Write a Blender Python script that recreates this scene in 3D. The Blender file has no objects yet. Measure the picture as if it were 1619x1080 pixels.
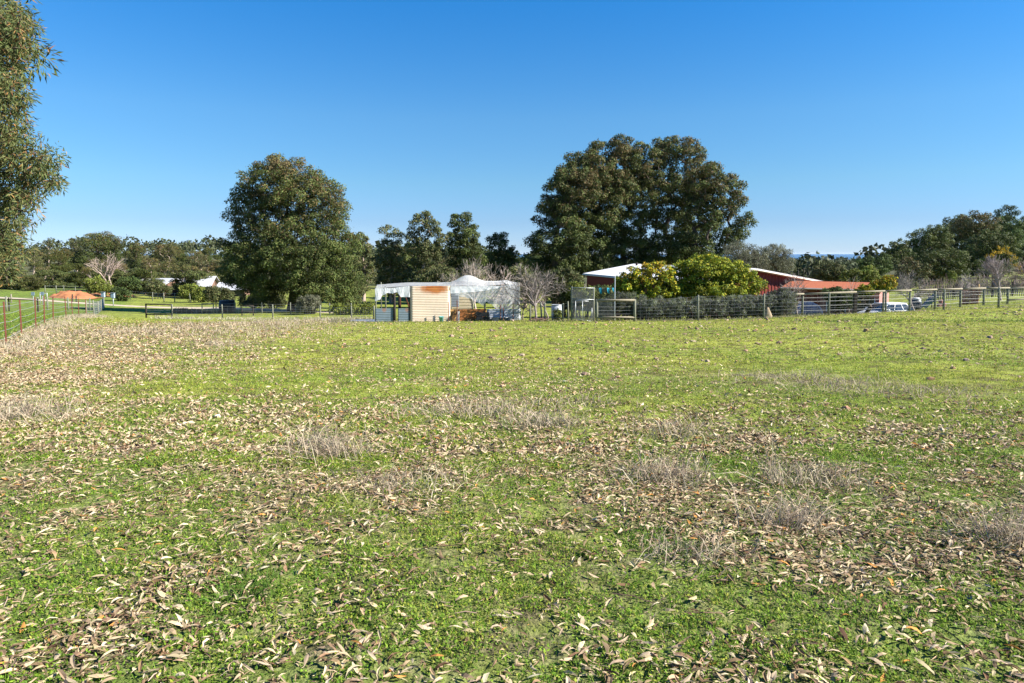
import bpy, math, random
import numpy as np
from mathutils import Vector, Matrix

# ------------------------------------------------------------------ camera, sky, sun, exposure
scene = bpy.context.scene
W0, H0, F = 1619.0, 1080.0, 1079.0
EYE = 1.65
PITCH = math.radians(3.5)
SHIFT = (401.0 - (H0/2 - F*math.tan(PITCH)))/W0
cam_data = bpy.data.cameras.new('camera')
cam_data.sensor_width = 36.0
cam_data.lens = 36.0*F/W0
cam_data.shift_y = SHIFT
cam_data.clip_start = 0.05
cam_data.clip_end = 120000.0
cam = bpy.data.objects.new('camera', cam_data)
scene.collection.objects.link(cam)
cam.location = (0, 0, EYE)
cam.rotation_euler = (math.pi/2 - PITCH, 0, 0)
scene.camera = cam

SUN_EL = math.radians(34)
SUN_DIR = Vector((0.985, -0.17, 0)).normalized()*math.cos(SUN_EL) + Vector((0, 0, math.sin(SUN_EL)))
sun_data = bpy.data.lights.new('sun', 'SUN')
sun_data.energy = 5.0
sun_data.angle = math.radians(0.55)
sun_data.color = (1.0, 0.945, 0.86)
sun = bpy.data.objects.new('sun', sun_data)
scene.collection.objects.link(sun)
sun.rotation_euler = (-SUN_DIR).to_track_quat('-Z', 'Y').to_euler()

world = bpy.data.worlds.new('World')
scene.world = world
world.use_nodes = True
wn = world.node_tree
for n in list(wn.nodes): wn.nodes.remove(n)
sky = wn.nodes.new('ShaderNodeTexSky')
sky.sky_type = 'NISHITA'
sky.sun_disc = False
sky.sun_elevation = SUN_EL
sky.sun_rotation = math.atan2(SUN_DIR.x, SUN_DIR.y)
sky.air_density = 1.0
sky.dust_density = 0.0
sky.ozone_density = 8.0
hsv = wn.nodes.new('ShaderNodeHueSaturation')
hsv.inputs['Saturation'].default_value = 1.1
# clear winter air after rain: deeper blue overhead, pale blue to the horizon, the same all round
tint = wn.nodes.new('ShaderNodeMix'); tint.data_type = 'RGBA'; tint.blend_type = 'MULTIPLY'; tint.inputs[0].default_value = 1.0
wtc = wn.nodes.new('ShaderNodeTexCoord'); wsp = wn.nodes.new('ShaderNodeSeparateXYZ'); wrp = wn.nodes.new('ShaderNodeValToRGB')
wn.links.new(wtc.outputs['Generated'], wsp.inputs[0]); wn.links.new(wsp.outputs['Z'], wrp.inputs[0]); wn.links.new(wrp.outputs[0], tint.inputs[7])
for _ in range(3): wrp.color_ramp.elements.new(0.5)
for e, (pz, c) in zip(wrp.color_ramp.elements, ((0.0, (.60, .74, 1.08)), (.045, (.60, .67, .86)), (.10, (.74, .81, .81)), (.19, (.80, .93, .90)), (.36, (.33, .94, 1.10)))):
    e.position = pz; e.color = (*c, 1)
bg = wn.nodes.new('ShaderNodeBackground')
bg.inputs['Strength'].default_value = 0.061
wo = wn.nodes.new('ShaderNodeOutputWorld')
wn.links.new(sky.outputs[0], hsv.inputs['Color'])
wn.links.new(hsv.outputs[0], tint.inputs[6])
wn.links.new(tint.outputs[2], bg.inputs['Color'])
wn.links.new(bg.outputs[0], wo.inputs['Surface'])

scene.view_settings.view_transform = 'Standard'
scene.view_settings.look = 'None'
scene.view_settings.exposure = 1.55
scene.view_settings.gamma = 1.0
scene.cycles.max_bounces = 6
scene.cycles.diffuse_bounces = 3
scene.cycles.glossy_bounces = 2
scene.cycles.transmission_bounces = 4
scene.cycles.transparent_max_bounces = 12
scene.cycles.volume_bounces = 0

HAZE = 1.2e-5

# ------------------------------------------------------------------ helpers
COL = scene.collection
rng = np.random.default_rng(7)
random.seed(7)

def ray(px, py):
    cx = (px - W0/2)/F
    cy = (H0/2 + SHIFT*W0 - py)/F
    return np.array([cx, math.cos(PITCH) + cy*math.sin(PITCH), -math.sin(PITCH) + cy*math.cos(PITCH)])

def at(px, py, depth):
    """the point seen at a pixel of the photograph, at a given distance along the view"""
    d = ray(px, py)
    return np.array([0, 0, EYE]) + d*(depth/d[1])

def pxm(depth):            # metres for one photograph pixel at this distance
    return depth/F

def _hash(ix, iy, seed):
    h = (ix.astype(np.int64)*374761393 + iy.astype(np.int64)*668265263 + seed*1442695041) & 0xffffffff
    h = ((h ^ (h >> 13))*1274126177) & 0xffffffff
    h = h ^ (h >> 16)
    return (h & 0xffff)/65535.0

def vnoise(x, y, seed=0):
    x = np.asarray(x, float); y = np.asarray(y, float)
    ix = np.floor(x); iy = np.floor(y); fx = x - ix; fy = y - iy
    fx = fx*fx*(3 - 2*fx); fy = fy*fy*(3 - 2*fy)
    a = _hash(ix, iy, seed); b = _hash(ix+1, iy, seed); c = _hash(ix, iy+1, seed); d = _hash(ix+1, iy+1, seed)
    return (a*(1-fx) + b*fx)*(1-fy) + (c*(1-fx) + d*fx)*fy

def fbm(x, y, seed=0, octaves=4):
    s = 0; a = 0.5; t = 0
    for k in range(octaves):
        s = s + a*vnoise(x*2**k, y*2**k, seed + k*17); t += a; a *= 0.55
    return s/t

# terrain: measured heights, smoothly interpolated over the country
CTRL = []
for px in (-400, 200, 809, 1400, 2000):
    CTRL += [(px, -6, 0.28), (px, 0.5, 0.02), (px, 3, -0.15)]
for px, z in ((-400, -.55), (200, -.54), (809, -.56), (1400, -.50), (2000, -.42)): CTRL.append((px, 10, z))
for px, z in ((-300, -1.0), (5, -.96), (500, -1.12), (809, -1.13), (1200, -1.02), (1619, -.78), (1900, -.62)): CTRL.append((px, 20, z))
CTRL += [(-300, 36, -1.75), (102, 39, -1.98), (350, 36, -2.02), (600, 38, -2.17), (890, 36, -1.95), (1109, 36, -1.89), (1300, 36, -1.65),
         (1402, 36, -1.45), (1494, 36, -1.37), (1581, 36, -1.25), (1900, 36, -1.0), (146, 46, -2.55), (230, 51, -3.2), (430, 51, -3.2),
         (560, 48, -2.9), (700, 50, -3.0), (890, 46, -2.6), (1100, 46, -2.7), (1270, 46, -2.55), (1398, 50, -3.15), (1450, 50, -2.4),
         (1520, 43, -1.7), (1595, 43, -1.58), (1600, 55, -2.0), (1900, 50, -1.6), (-300, 55, -2.9), (0, 81, -3.6), (380, 66, -3.65),
         (560, 66, -3.8), (809, 70, -4.0), (1100, 70, -4.2), (1398, 64, -3.7), (1500, 75, -2.9), (1619, 75, -2.5), (-300, 75, -3.3),
         (-300, 115, -3.6), (0, 115, -3.85), (200, 115, -4.6), (300, 115, -5.4), (460, 115, -4.5), (809, 115, -5.5), (1100, 115, -6), (1300, 115, -5.5),
         (1500, 115, -2.6), (1619, 115, -2.2), (1900, 115, -1.5), (-300, 220, -2), (100, 220, -1.5), (300, 220, -2), (600, 220, -5),
         (900, 220, -9), (1200, 220, -11), (1330, 220, -11), (1500, 220, -3.5), (1700, 220, -1), (-300, 400, 1), (100, 400, 1.5),
         (300, 400, 0), (600, 400, -6), (900, 400, -14), (1200, 400, -15), (1330, 400, -15), (1500, 400, -8), (1700, 400, -4),
         (0, 1000, -5), (400, 1000, -10), (900, 1000, -17), (1300, 1000, -17), (1700, 1000, -12)]
for px in (-400, 400, 1100, 1900): CTRL += [(px, 2600, -21.5), (px, 4500, -30), (px, 9000, -34)]
_c = np.array(CTRL, float)
_cy = _c[:, 1]; _cx = (_c[:, 0] - W0/2)/F*np.maximum(_cy, 0.5)
def _uv(x, y):
    yy = np.maximum(y, -6.0) + 8.0
    return np.stack([np.clip(x/yy, -2.5, 2.5)*2.0, np.log(yy)], -1)
_q = _uv(_cx, _cy)
def _kern(r2): return 0.5*r2*np.log(r2 + 1e-12)
_n = len(_q)
_K = _kern(((_q[:, None] - _q[None])**2).sum(-1)) + np.eye(_n)*0.002
_P = np.concatenate([np.ones((_n, 1)), _q], 1)
_A = np.block([[_K, _P], [_P.T, np.zeros((3, 3))]])
_w = np.linalg.solve(_A, np.concatenate([_c[:, 2], np.zeros(3)]))
_gu = np.linspace(-5, 5, 420); _gv = np.linspace(math.log(2), math.log(9100), 620)
def _table():
    U, V = np.meshgrid(_gu, _gv, indexing='ij'); q = np.stack([U.ravel(), V.ravel()], -1); out = np.empty(len(q))
    for i in range(0, len(q), 30000):
        s = q[i:i+30000]; r2 = (s[:, :1] - _q[None, :, 0])**2 + (s[:, 1:] - _q[None, :, 1])**2
        out[i:i+30000] = _kern(r2) @ _w[:_n] + _w[_n] + s @ _w[_n+1:]
    return out.reshape(U.shape)
_T = _table()
def zg(x, y, fine=True):
    x = np.asarray(x, float); y = np.asarray(y, float)
    shp = np.broadcast(x, y).shape
    xf = np.broadcast_to(x, shp).ravel(); yf = np.broadcast_to(y, shp).ravel()
    q = _uv(xf, yf)
    a = np.clip((q[:, 0] - _gu[0])/(_gu[1] - _gu[0]), 0, len(_gu)-1.001); b = np.clip((q[:, 1] - _gv[0])/(_gv[1] - _gv[0]), 0, len(_gv)-1.001)
    i = a.astype(int); j = b.astype(int); a = a - i; b = b - j
    out = (_T[i, j]*(1-a) + _T[i+1, j]*a)*(1-b) + (_T[i, j+1]*(1-a) + _T[i+1, j+1]*a)*b
    if fine:
        fade = 1.0/(1 + np.maximum(yf - 30, 0)/30)
        out += (fbm(xf*0.9, yf*0.9, 3, 3) - .5)*0.075*fade + (fbm(xf*6, yf*6, 5, 2) - .5)*0.03*fade
    return out.reshape(shp) if shp else float(out[0])
def gpt(px, depth, dz=0.0):
    x = (px - W0/2)/F*depth     # straight down the column of the photograph
    return np.array([x, depth, zg(x, depth) + dz])
def gpts(px, depth):
    x = (np.asarray(px) - W0/2)/F*np.asarray(depth); return np.stack([x, np.asarray(depth) + 0*x, zg(x, depth)], -1)
def cr(a, b):
    return np.stack([a[..., 1]*b[..., 2] - a[..., 2]*b[..., 1], a[..., 2]*b[..., 0] - a[..., 0]*b[..., 2], a[..., 0]*b[..., 1] - a[..., 1]*b[..., 0]], -1)
def hit(px, py):
    """where the view ray through a pixel meets the ground"""
    d = ray(px, py); o = np.array([0, 0, EYE]); t = 1.0
    ys = np.geomspace(1.2, 120, 500)
    pts = o[None] + d[None]*(ys/d[1])[:, None]
    below = pts[:, 2] < zg(pts[:, 0], pts[:, 1], False)
    k = int(np.argmax(below)) if below.any() else len(ys) - 1
    return pts[k]

class MB:
    """collects vertices, faces and colours; build() links them as ONE mesh object"""
    def __init__(s): s.v = []; s.f = []; s.c = []; s.n = 0
    def add(s, v, f, c=None):
        v = np.asarray(v, float).reshape(-1, 3); f = np.asarray(f, np.int64)
        s.v.append(v); s.f.append(f + s.n); s.n += len(v)
        if c is None: c = (0.5, 0.5, 0.5)
        c = np.asarray(c, float)
        s.c.append(np.broadcast_to(c, (len(v), 3)) if c.ndim == 1 else c)
        return s
    def box(s, c, size, rz=0.0, rx=0.0, ry=0.0, col=None):
        x, y, z = np.asarray(size, float)/2
        v = np.array([(-x,-y,-z),(x,-y,-z),(x,y,-z),(-x,y,-z),(-x,-y,z),(x,-y,z),(x,y,z),(-x,y,z)])
        R = np.array(Matrix.Rotation(rz, 3, 'Z') @ Matrix.Rotation(ry, 3, 'Y') @ Matrix.Rotation(rx, 3, 'X'))
        v = v @ R.T + np.asarray(c, float)
        return s.add(v, [(3,2,1,0),(4,5,6,7),(0,1,5,4),(1,2,6,5),(2,3,7,6),(3,0,4,7)], col)
    def tube(s, pts, r, sides=6, col=None, cap=True):
        pts = np.asarray(pts, float); n = len(pts)
        r = np.broadcast_to(np.asarray(r, float), (n,))
        t = np.gradient(pts, axis=0) if n > 2 else np.repeat((pts[1:] - pts[:1]), 2, 0)
        t /= np.linalg.norm(t, axis=1, keepdims=True) + 1e-9
        ref = np.array([0, 0, 1.0]) if abs(t[:, 2]).mean() < 0.8 else np.array([1.0, 0, 0])
        a = cr(t, ref[None]); a /= np.linalg.norm(a, axis=1, keepdims=True) + 1e-9
        b = cr(t, a)
        th = np.linspace(0, 2*math.pi, sides, endpoint=False)
        ring = a[:, None]*np.cos(th)[None, :, None] + b[:, None]*np.sin(th)[None, :, None]
        v = pts[:, None] + ring*r[:, None, None]
        f = []
        for i in range(n-1):
            for k in range(sides):
                k2 = (k+1) % sides
                f.append((i*sides+k, (i+1)*sides+k, (i+1)*sides+k2, i*sides+k2))
        s.add(v, f, col)
        if cap:
            for i, flip in ((0, False), (n-1, True)):
                ids = np.arange(sides) + (i*sides) - n*sides
                if flip: ids = ids[::-1]
                tri = np.array([(ids[0], ids[k], ids[k+1]) for k in range(1, sides-1)])
                s.f.append(tri + s.n)
        return s
    def grid(s, V, col=None, flip=False):
        V = np.asarray(V, float); a, b = V.shape[:2]
        i, j = np.meshgrid(np.arange(a-1), np.arange(b-1), indexing='ij')
        q = np.stack([i*b+j, i*b+j+1, (i+1)*b+j+1, (i+1)*b+j], -1).reshape(-1, 4)
        if flip: q = q[:, ::-1]
        return s.add(V.reshape(-1, 3), q, None if col is None else np.asarray(col, float).reshape(-1, 3) if np.ndim(col) > 1 else col)
    def mesh(s, name, smooth=False):
        me = bpy.data.meshes.new(name)
        v = np.concatenate(s.v) if s.v else np.zeros((0, 3))
        me.vertices.add(len(v)); me.vertices.foreach_set('co', v.astype(np.float32).ravel())
        loops = np.concatenate([f.ravel() for f in s.f])
        tot = np.concatenate([np.full(len(f), f.shape[1]) for f in s.f])
        me.loops.add(len(loops)); me.loops.foreach_set('vertex_index', loops.astype(np.int32))
        me.polygons.add(len(tot))
        me.polygons.foreach_set('loop_start', (np.cumsum(tot) - tot).astype(np.int32))
        me.polygons.foreach_set('loop_total', tot.astype(np.int32))
        me.polygons.foreach_set('use_smooth', np.full(len(tot), bool(smooth)))
        ca = me.color_attributes.new('Col', 'FLOAT_COLOR', 'POINT')
        c = np.concatenate(s.c); ca.data.foreach_set('color', np.concatenate([c, np.ones((len(c), 1))], 1).astype(np.float32).ravel())
        me.update(calc_edges=True)
        return me
    def build(s, name, mat, parent=None, smooth=False):
        return link(name, s.mesh(name, smooth), mat, parent)

def frusta(mb, A, B, ra, rb, sides, col):
    """many straight tapered limbs at once"""
    A = np.asarray(A, float); B = np.asarray(B, float); n = len(A)
    if not n: return
    d = B - A; d /= np.linalg.norm(d, axis=1, keepdims=True) + 1e-9
    ref = np.where((np.abs(d[:, 2]) < .8)[:, None], np.array([[0, 0, 1.]]), np.array([[1., 0, 0]]))
    a = cr(d, ref); a /= np.linalg.norm(a, axis=1, keepdims=True) + 1e-9; b = cr(d, a)
    th = np.linspace(0, 2*math.pi, sides, endpoint=False)
    ring = a[:, None]*np.cos(th)[None, :, None] + b[:, None]*np.sin(th)[None, :, None]
    v = np.concatenate([A[:, None] + ring*np.asarray(ra)[:, None, None], B[:, None] + ring*np.asarray(rb)[:, None, None]], 1)
    k = np.arange(sides); k2 = (k+1) % sides
    f = np.stack([k, k+sides, k2+sides, k2], -1)[None] + (np.arange(n)*2*sides)[:, None, None]
    mb.add(v.reshape(-1, 3), f.reshape(-1, 4), np.repeat(np.broadcast_to(np.asarray(col, float), (n, 3)), 2*sides, 0))
def link(name, me, mat=None, parent=None):
    o = bpy.data.objects.new(name, me)
    COL.objects.link(o)
    if mat is not None and me is not None and not me.materials: me.materials.append(mat)
    if parent is not None: o.parent = parent
    return o
def tag(o, label=None, cat=None, group=None, kind=None):
    if label: o['label'] = label
    if cat: o['category'] = cat
    if group: o['group'] = group
    if kind: o['kind'] = kind
    return o
def thing(name, loc, label, cat, group=None, rz=0.0):
    o = bpy.data.objects.new(name, None)
    o.empty_display_size = 0.2
    COL.objects.link(o)
    o.location = [float(q) for q in loc]; o.rotation_euler = (0, 0, rz)
    return tag(o, label, cat, group)
def copy_tree(o, parent=None):
    c = o.copy(); COL.objects.link(c); c.parent = parent
    for ch in o.children: copy_tree(ch, c)
    return c

# ------------------------------------------------------------------ materials
def _nt(name):
    m = bpy.data.materials.new(name); m.use_nodes = True
    nt = m.node_tree
    for n in list(nt.nodes): nt.nodes.remove(n)
    out = nt.nodes.new('ShaderNodeOutputMaterial')
    return m, nt, out
def nd(nt, kind, **kw):
    n = nt.nodes.new(kind)
    for k, v in kw.items():
        if k.startswith('i_'):
            key = k[2:]
            n.inputs[int(key) if key.isdigit() else key.replace('_', ' ')].default_value = v
        else: setattr(n, k, v)
    return n
def rgb4(c): return (c[0], c[1], c[2], 1.0)
def mixc(nt, a, b, fac, mode='MIX'):
    n = nt.nodes.new('ShaderNodeMix'); n.data_type = 'RGBA'; n.blend_type = mode
    for s, val in ((n.inputs[0], fac), (n.inputs[6], a), (n.inputs[7], b)):
        if hasattr(val, 'is_linked') or isinstance(val, bpy.types.NodeSocket): nt.links.new(val, s)
        elif isinstance(val, (int, float)): s.default_value = val
        else: s.default_value = rgb4(val)
    return n.outputs[2]
def ramp(nt, src, stops):
    r = nt.nodes.new('ShaderNodeValToRGB')
    el = r.color_ramp.elements
    while len(el) < len(stops): el.new(0.5)
    for e, (p, c) in zip(el, stops):
        e.position = p; e.color = rgb4(c) if not isinstance(c, (int, float)) else (c, c, c, 1)
    nt.links.new(src, r.inputs[0])
    return r.outputs[0]
def plain(name, c1, c2=None, scale=8.0, rough=0.7, metal=0.0, bump=0.1, spec=0.3, c3=None, stretch=(1, 1, 1), worn=0.5):
    """a two or three tone weathered surface in object coordinates"""
    m, nt, out = _nt(name)
    b = nd(nt, 'ShaderNodeBsdfPrincipled', i_Roughness=rough, i_Metallic=metal)
    b.inputs['Specular IOR Level'].default_value = spec
    tc = nd(nt, 'ShaderNodeTexCoord'); mp = nd(nt, 'ShaderNodeMapping'); mp.inputs['Scale'].default_value = stretch
    nt.links.new(tc.outputs['Object'], mp.inputs[0])
    no = nd(nt, 'ShaderNodeTexNoise', i_Scale=scale, i_Detail=6.0, i_Roughness=0.65)
    nt.links.new(mp.outputs[0], no.inputs['Vector'])
    c2 = c2 or tuple(q*0.7 for q in c1)
    stops = [(worn-.22, c1), (worn+.18, c2)]
    if c3: stops.append((worn+.28, c3))
    col = ramp(nt, no.outputs[0], stops)
    nt.links.new(col, b.inputs['Base Color'])
    if bump:
        bp = nd(nt, 'ShaderNodeBump', i_Strength=bump, i_Distance=0.02)
        nt.links.new(no.outputs[0], bp.inputs['Height']); nt.links.new(bp.outputs[0], b.inputs['Normal'])
    nt.links.new(b.outputs[0], out.inputs[0])
    return m
def leafy(name, trans=0.25, rough=0.55, vary=0.25, spec=0.25):
    """foliage: the colour of each leaf is its own, the tint its tree's"""
    m, nt, out = _nt(name)
    at_ = nd(nt, 'ShaderNodeAttribute', attribute_name='Col')
    oi = nd(nt, 'ShaderNodeObjectInfo')
    c = mixc(nt, at_.outputs['Color'], oi.outputs['Color'], 1.0, 'MULTIPLY')
    hv = nd(nt, 'ShaderNodeHueSaturation')
    mr = nd(nt, 'ShaderNodeMapRange'); mr.inputs['To Min'].default_value = 1 - vary; mr.inputs['To Max'].default_value = 1 + vary
    nt.links.new(oi.outputs['Random'], mr.inputs['Value']); nt.links.new(mr.outputs[0], hv.inputs['Value'])
    nt.links.new(c, hv.inputs['Color'])
    b = nd(nt, 'ShaderNodeBsdfPrincipled', i_Roughness=rough); b.inputs['Specular IOR Level'].default_value = spec
    nt.links.new(hv.outputs[0], b.inputs['Base Color'])
    if trans > 0:
        tr = nd(nt, 'ShaderNodeBsdfTranslucent'); nt.links.new(hv.outputs[0], tr.inputs['Color'])
        mx = nd(nt, 'ShaderNodeMixShader', i_0=trans)
        nt.links.new(b.outputs[0], mx.inputs[1]); nt.links.new(tr.outputs[0], mx.inputs[2])
        nt.links.new(mx.outputs[0], out.inputs[0])
    else: nt.links.new(b.outputs[0], out.inputs[0])
    return m
M = {}
M['leaf'] = leafy('tree_leaves', 0.22, 0.6, 0.14, 0.12)
M['grass'] = leafy('grass_blades', 0.35, 0.6, 0.0, 0.10)
M['litter'] = leafy('dry_leaf_litter', 0.12, 0.8, 0.0, 0.08)
M['straw'] = leafy('dry_straw', 0.2, 0.7, 0.0, 0.2)
M['twig'] = leafy('bare_twigs', 0.0, 0.85, 0.12, 0.1)
M['bark'] = plain('grey_brown_bark', (.10, .075, .055), (.045, .034, .026), 14, .9, bump=.6, stretch=(3, 3, .5), c3=(.17, .13, .10))
M['pale_bark'] = plain('pale_smooth_bark', (.42, .34, .27), (.24, .18, .14), 6, .85, bump=.3, stretch=(2, 2, .5), c3=(.5, .43, .36))
M['stone'] = leafy('paddock_stone', 0.0, 0.9, 0.0, 0.15)
M['post'] = plain('treated_pine_post', (.20, .205, .155), (.12, .125, .09), 12, .85, bump=.3, stretch=(3, 3, .4), c3=(.27, .25, .18))
M['rail'] = plain('weathered_rail', (.25, .22, .16), (.17, .15, .105), 10, .85, bump=.3, c3=(.32, .28, .21))
M['dark_post'] = plain('dark_timber_post', (.045, .035, .028), (.02, .016, .013), 12, .9, bump=.3, c3=(.09, .07, .05))
M['rust_picket'] = plain('rusty_steel_picket', (.16, .05, .028), (.085, .03, .02), 18, .9, bump=.3, c3=(.22, .09, .05))
M['wire'] = plain('galvanised_wire', (.40, .41, .41), (.28, .29, .29), 20, .5, .3, bump=0)
M['galv'] = plain('galvanised_pipe', (.45, .47, .48), (.30, .32, .33), 16, .45, .5, bump=.05)
M['grey_paint'] = plain('blue_grey_paint', (.30, .38, .45), (.22, .29, .35), 10, .6, bump=.05)
# ------------------------------------------------------------------ what grows and lies where
LITTER = [(70, 570, 210, 62, .95), (40, 690, 150, 60, .6), (230, 520, 130, 16, .8), (150, 810, 260, 45, .35), (1180, 805, 470, 58, .66),
          (800, 725, 330, 30, .34), (1480, 880, 240, 55, .55), (880, 845, 220, 32, .42), (380, 760, 260, 36, .14), (480, 650, 220, 26, .14),
          (1330, 690, 250, 36, .34), (1560, 740, 120, 60, .35), (90, 1050, 260, 50, .35), (720, 1065, 420, 30, .35), (1500, 1060, 220, 25, .25),
          (620, 785, 220, 30, .3), (1000, 780, 200, 30, .35),
          (680, 860, 140, 40, -.55), (420, 935, 150, 34, -.3), (1230, 955, 330, 45, -.5), (560, 735, 120, 26, -.25), (1400, 600, 300, 40, -.25),
          (900, 940, 200, 40, -.3), (300, 620, 200, 30, -.25), (1080, 735, 90, 22, -.2)]
DRY = [(100, 545, 170, 45, .8), (20, 650, 60, 45, .9), (330, 518, 90, 14, .8), (480, 512, 90, 9, .7), (350, 545, 80, 22, .4), (790, 640, 110, 20, .9),
       (870, 668, 60, 18, .8), (700, 650, 60, 18, .5), (520, 705, 55, 24, .8), (1060, 680, 80, 22, .7), (1060, 750, 60, 26, .8), (1260, 760, 70, 26, .6),
       (1240, 815, 55, 22, .8), (1330, 612, 130, 14, .6), (1460, 620, 120, 12, .5), (1240, 596, 80, 12, .5), (1590, 850, 40, 30, .6), (1100, 600, 120, 14, .35),
       (640, 770, 60, 20, .5), (1080, 880, 60, 22, .5), (1560, 690, 80, 30, .4), (1000, 610, 90, 10, .3)]
def _blobs(spec):
    out = []
    for px, py, rx, ry, a in spec:
        c = hit(px, py); d0 = hit(px, min(py + ry, 1500))[1]; d1 = hit(px, py - ry)[1]
        out.append((c[0], c[1], rx*pxm(c[1]), max((d1 - d0)/2, .2), a))
    return out
LB, DB = _blobs(LITTER), _blobs(DRY)
def bsum(bl, x, y):
    s = np.zeros_like(x)
    for cx, cy, rx, ry, a in bl:
        s += a*np.exp(-(((x-cx)/rx)**2 + ((y-cy)/ry)**2)*0.9)
    return s
# the left boundary fence, from the camera outwards
FENCE_L = [gpt(px, d) for px, d in ((-700, 8.5), (-60, 17), (5, 19.6), (30, 23), (53, 27), (67, 30), (81, 34), (102, 38.5), (112, 41), (122, 43.5), (134, 46))]
_fl = np.array(FENCE_L)
def beyond_left(x, y):      # >0 on the neighbour's side of that fence
    fx = np.interp(y, _fl[:, 1], _fl[:, 0], left=-60)
    slope = (_fl[-1, 0] - _fl[-5, 0])/(_fl[-1, 1] - _fl[-5, 1])
    fx = np.where(y > _fl[-1, 1], _fl[-1, 0] + (y - _fl[-1, 1])*slope, fx)
    return fx - x
def m_litter(x, y):
    base = np.interp(y, [0, 3, 5, 8, 12, 18, 30, 45], [.84, .70, .52, .32, .19, .09, .06, 0])
    n = fbm(x*0.8, y*0.8, 21, 4); n2 = fbm(x*2.6, y*2.6, 31, 3)
    v = (base + bsum(LB, x, y))*(0.30 + 1.45*np.clip((n - .28)*1.9, 0, 1))*(0.40 + 1.3*np.clip((n2-.3)*2, 0, 1))
    return np.clip(v, 0, 1.2)*(beyond_left(x, y) < 0.3)
def m_dry(x, y):
    n = fbm(x*1.6, y*1.6, 41, 3)
    return np.clip(bsum(DB, x, y)*(0.35 + 1.5*np.clip((n-.3)*1.8, 0, 1)), 0, 1.1)*(beyond_left(x, y) < 0.2)
def m_lush(x, y):           # 0 thin yellow-green sward, 1 rich green
    n = fbm(x*0.45, y*0.45, 51, 4)
    v = np.interp(y, [0, 4, 8, 14, 25, 40, 60], [.92, .85, .52, .28, .16, .16, .3]) + (n - .5)*0.9
    return np.clip(np.where(beyond_left(x, y) > 0, np.maximum(v, .75), v), 0, 1)

# ------------------------------------------------------------------ the ground: one sheet from behind the camera to the coast
def build_ground():
    ys = np.concatenate([np.array([-300., -120., -40., -15., -8.]), np.linspace(-4, 1.4, 16), np.geomspace(1.5, 60, 270), np.geomspace(61, 9000, 120)])
    s = np.linspace(-1, 1, 241); k = 3.6
    u = np.sinh(k*s)/np.sinh(k)*2.1
    half = np.where(ys > -4, ys + 8, 4 + (-4 - ys)*3)
    X = half[:, None]*u[None]; Y = np.repeat(ys[:, None], len(u), 1)
    Z = zg(X, Y)
    L = m_litter(X, Y); D = m_dry(X, Y); G = m_lush(X, Y)
    far = np.clip((Y - 95)/60, 0, 1)
    c = np.stack([np.maximum(np.clip(np.maximum(L*0.6, D*0.7), 0, 1)*(Y < 60), np.interp(Y, [-10, 5, 11], [.32, .32, 0])), G, far], -1)
    mb = MB(); mb.grid(np.stack([X, Y, Z], -1), c, flip=False)
    m, nt, out = _nt('paddock_soil_and_sward')
    a = nd(nt, 'ShaderNodeAttribute', attribute_name='Col')
    sp = nd(nt, 'ShaderNodeSeparateColor'); nt.links.new(a.outputs['Color'], sp.inputs[0])
    geo = nd(nt, 'ShaderNodeNewGeometry')
    def noise(scale, det=5.0, r=.6):
        n = nd(nt, 'ShaderNodeTexNoise', i_Scale=scale, i_Detail=det, i_Roughness=r)
        nt.links.new(geo.outputs['Position'], n.inputs['Vector']); return n.outputs[0]
    n_mid, n_fine, n_big, n_tiny = noise(2.2), noise(28, 4), noise(0.16, 4), noise(110, 2)
    thin = ramp(nt, n_fine, [(.30, (.12, .12, .032)), (.44, (.245, .275, .040)), (.62, (.33, .345, .065)), (.78, (.40, .36, .14))])
    rich = ramp(nt, n_fine, [(.30, (.04, .07, .012)), (.48, (.085, .165, .018)), (.68, (.14, .235, .03))])
    sward = mixc(nt, thin, rich, sp.outputs[1])
    drift = ramp(nt, n_big, [(.35, .82), (.65, 1.15)])
    sward = mixc(nt, sward, drift, 1.0, 'MULTIPLY')
    soil = ramp(nt, n_fine, [(.3, (.028, .019, .013)), (.55, (.062, .043, .029)), (.75, (.13, .092, .062))])
    spk = nd(nt, 'ShaderNodeTexVoronoi', i_Scale=17.0); nt.links.new(geo.outputs['Position'], spk.inputs['Vector'])
    lf = ramp(nt, spk.outputs['Color'], [(.2, (.11, .075, .05)), (.5, (.30, .225, .15)), (.8, (.43, .34, .24))])
    bare = ramp(nt, n_mid, [(.45, 0.0), (.62, 0.75)])
    col = mixc(nt, sward, soil, bare)
    tan = mixc(nt, soil, lf, .62)
    lm = nd(nt, 'ShaderNodeMath', operation='MULTIPLY'); nt.links.new(sp.outputs[0], lm.inputs[0])
    nt.links.new(ramp(nt, n_fine, [(.33, .45), (.6, 1.0)]), lm.inputs[1])
    col = mixc(nt, col, tan, lm.outputs[0])
    scrub = ramp(nt, n_big, [(.35, (.05, .06, .025)), (.55, (.085, .085, .04)), (.7, (.12, .10, .06))])
    col = mixc(nt, col, scrub, sp.outputs[2])
    b = nd(nt, 'ShaderNodeBsdfPrincipled', i_Roughness=.95); b.inputs['Specular IOR Level'].default_value = .1
    nt.links.new(col, b.inputs['Base Color'])
    bp = nd(nt, 'ShaderNodeBump', i_Strength=.9, i_Distance=.03)
    nt.links.new(n_fine, bp.inputs['Height']); nt.links.new(bp.outputs[0], b.inputs['Normal'])
    nt.links.new(b.outputs[0], out.inputs[0])
    g = mb.build('ground', m, smooth=True)
    return tag(g, 'sloping paddock ground under short grass and leaf litter', kind='structure')
GROUND = build_ground()

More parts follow.
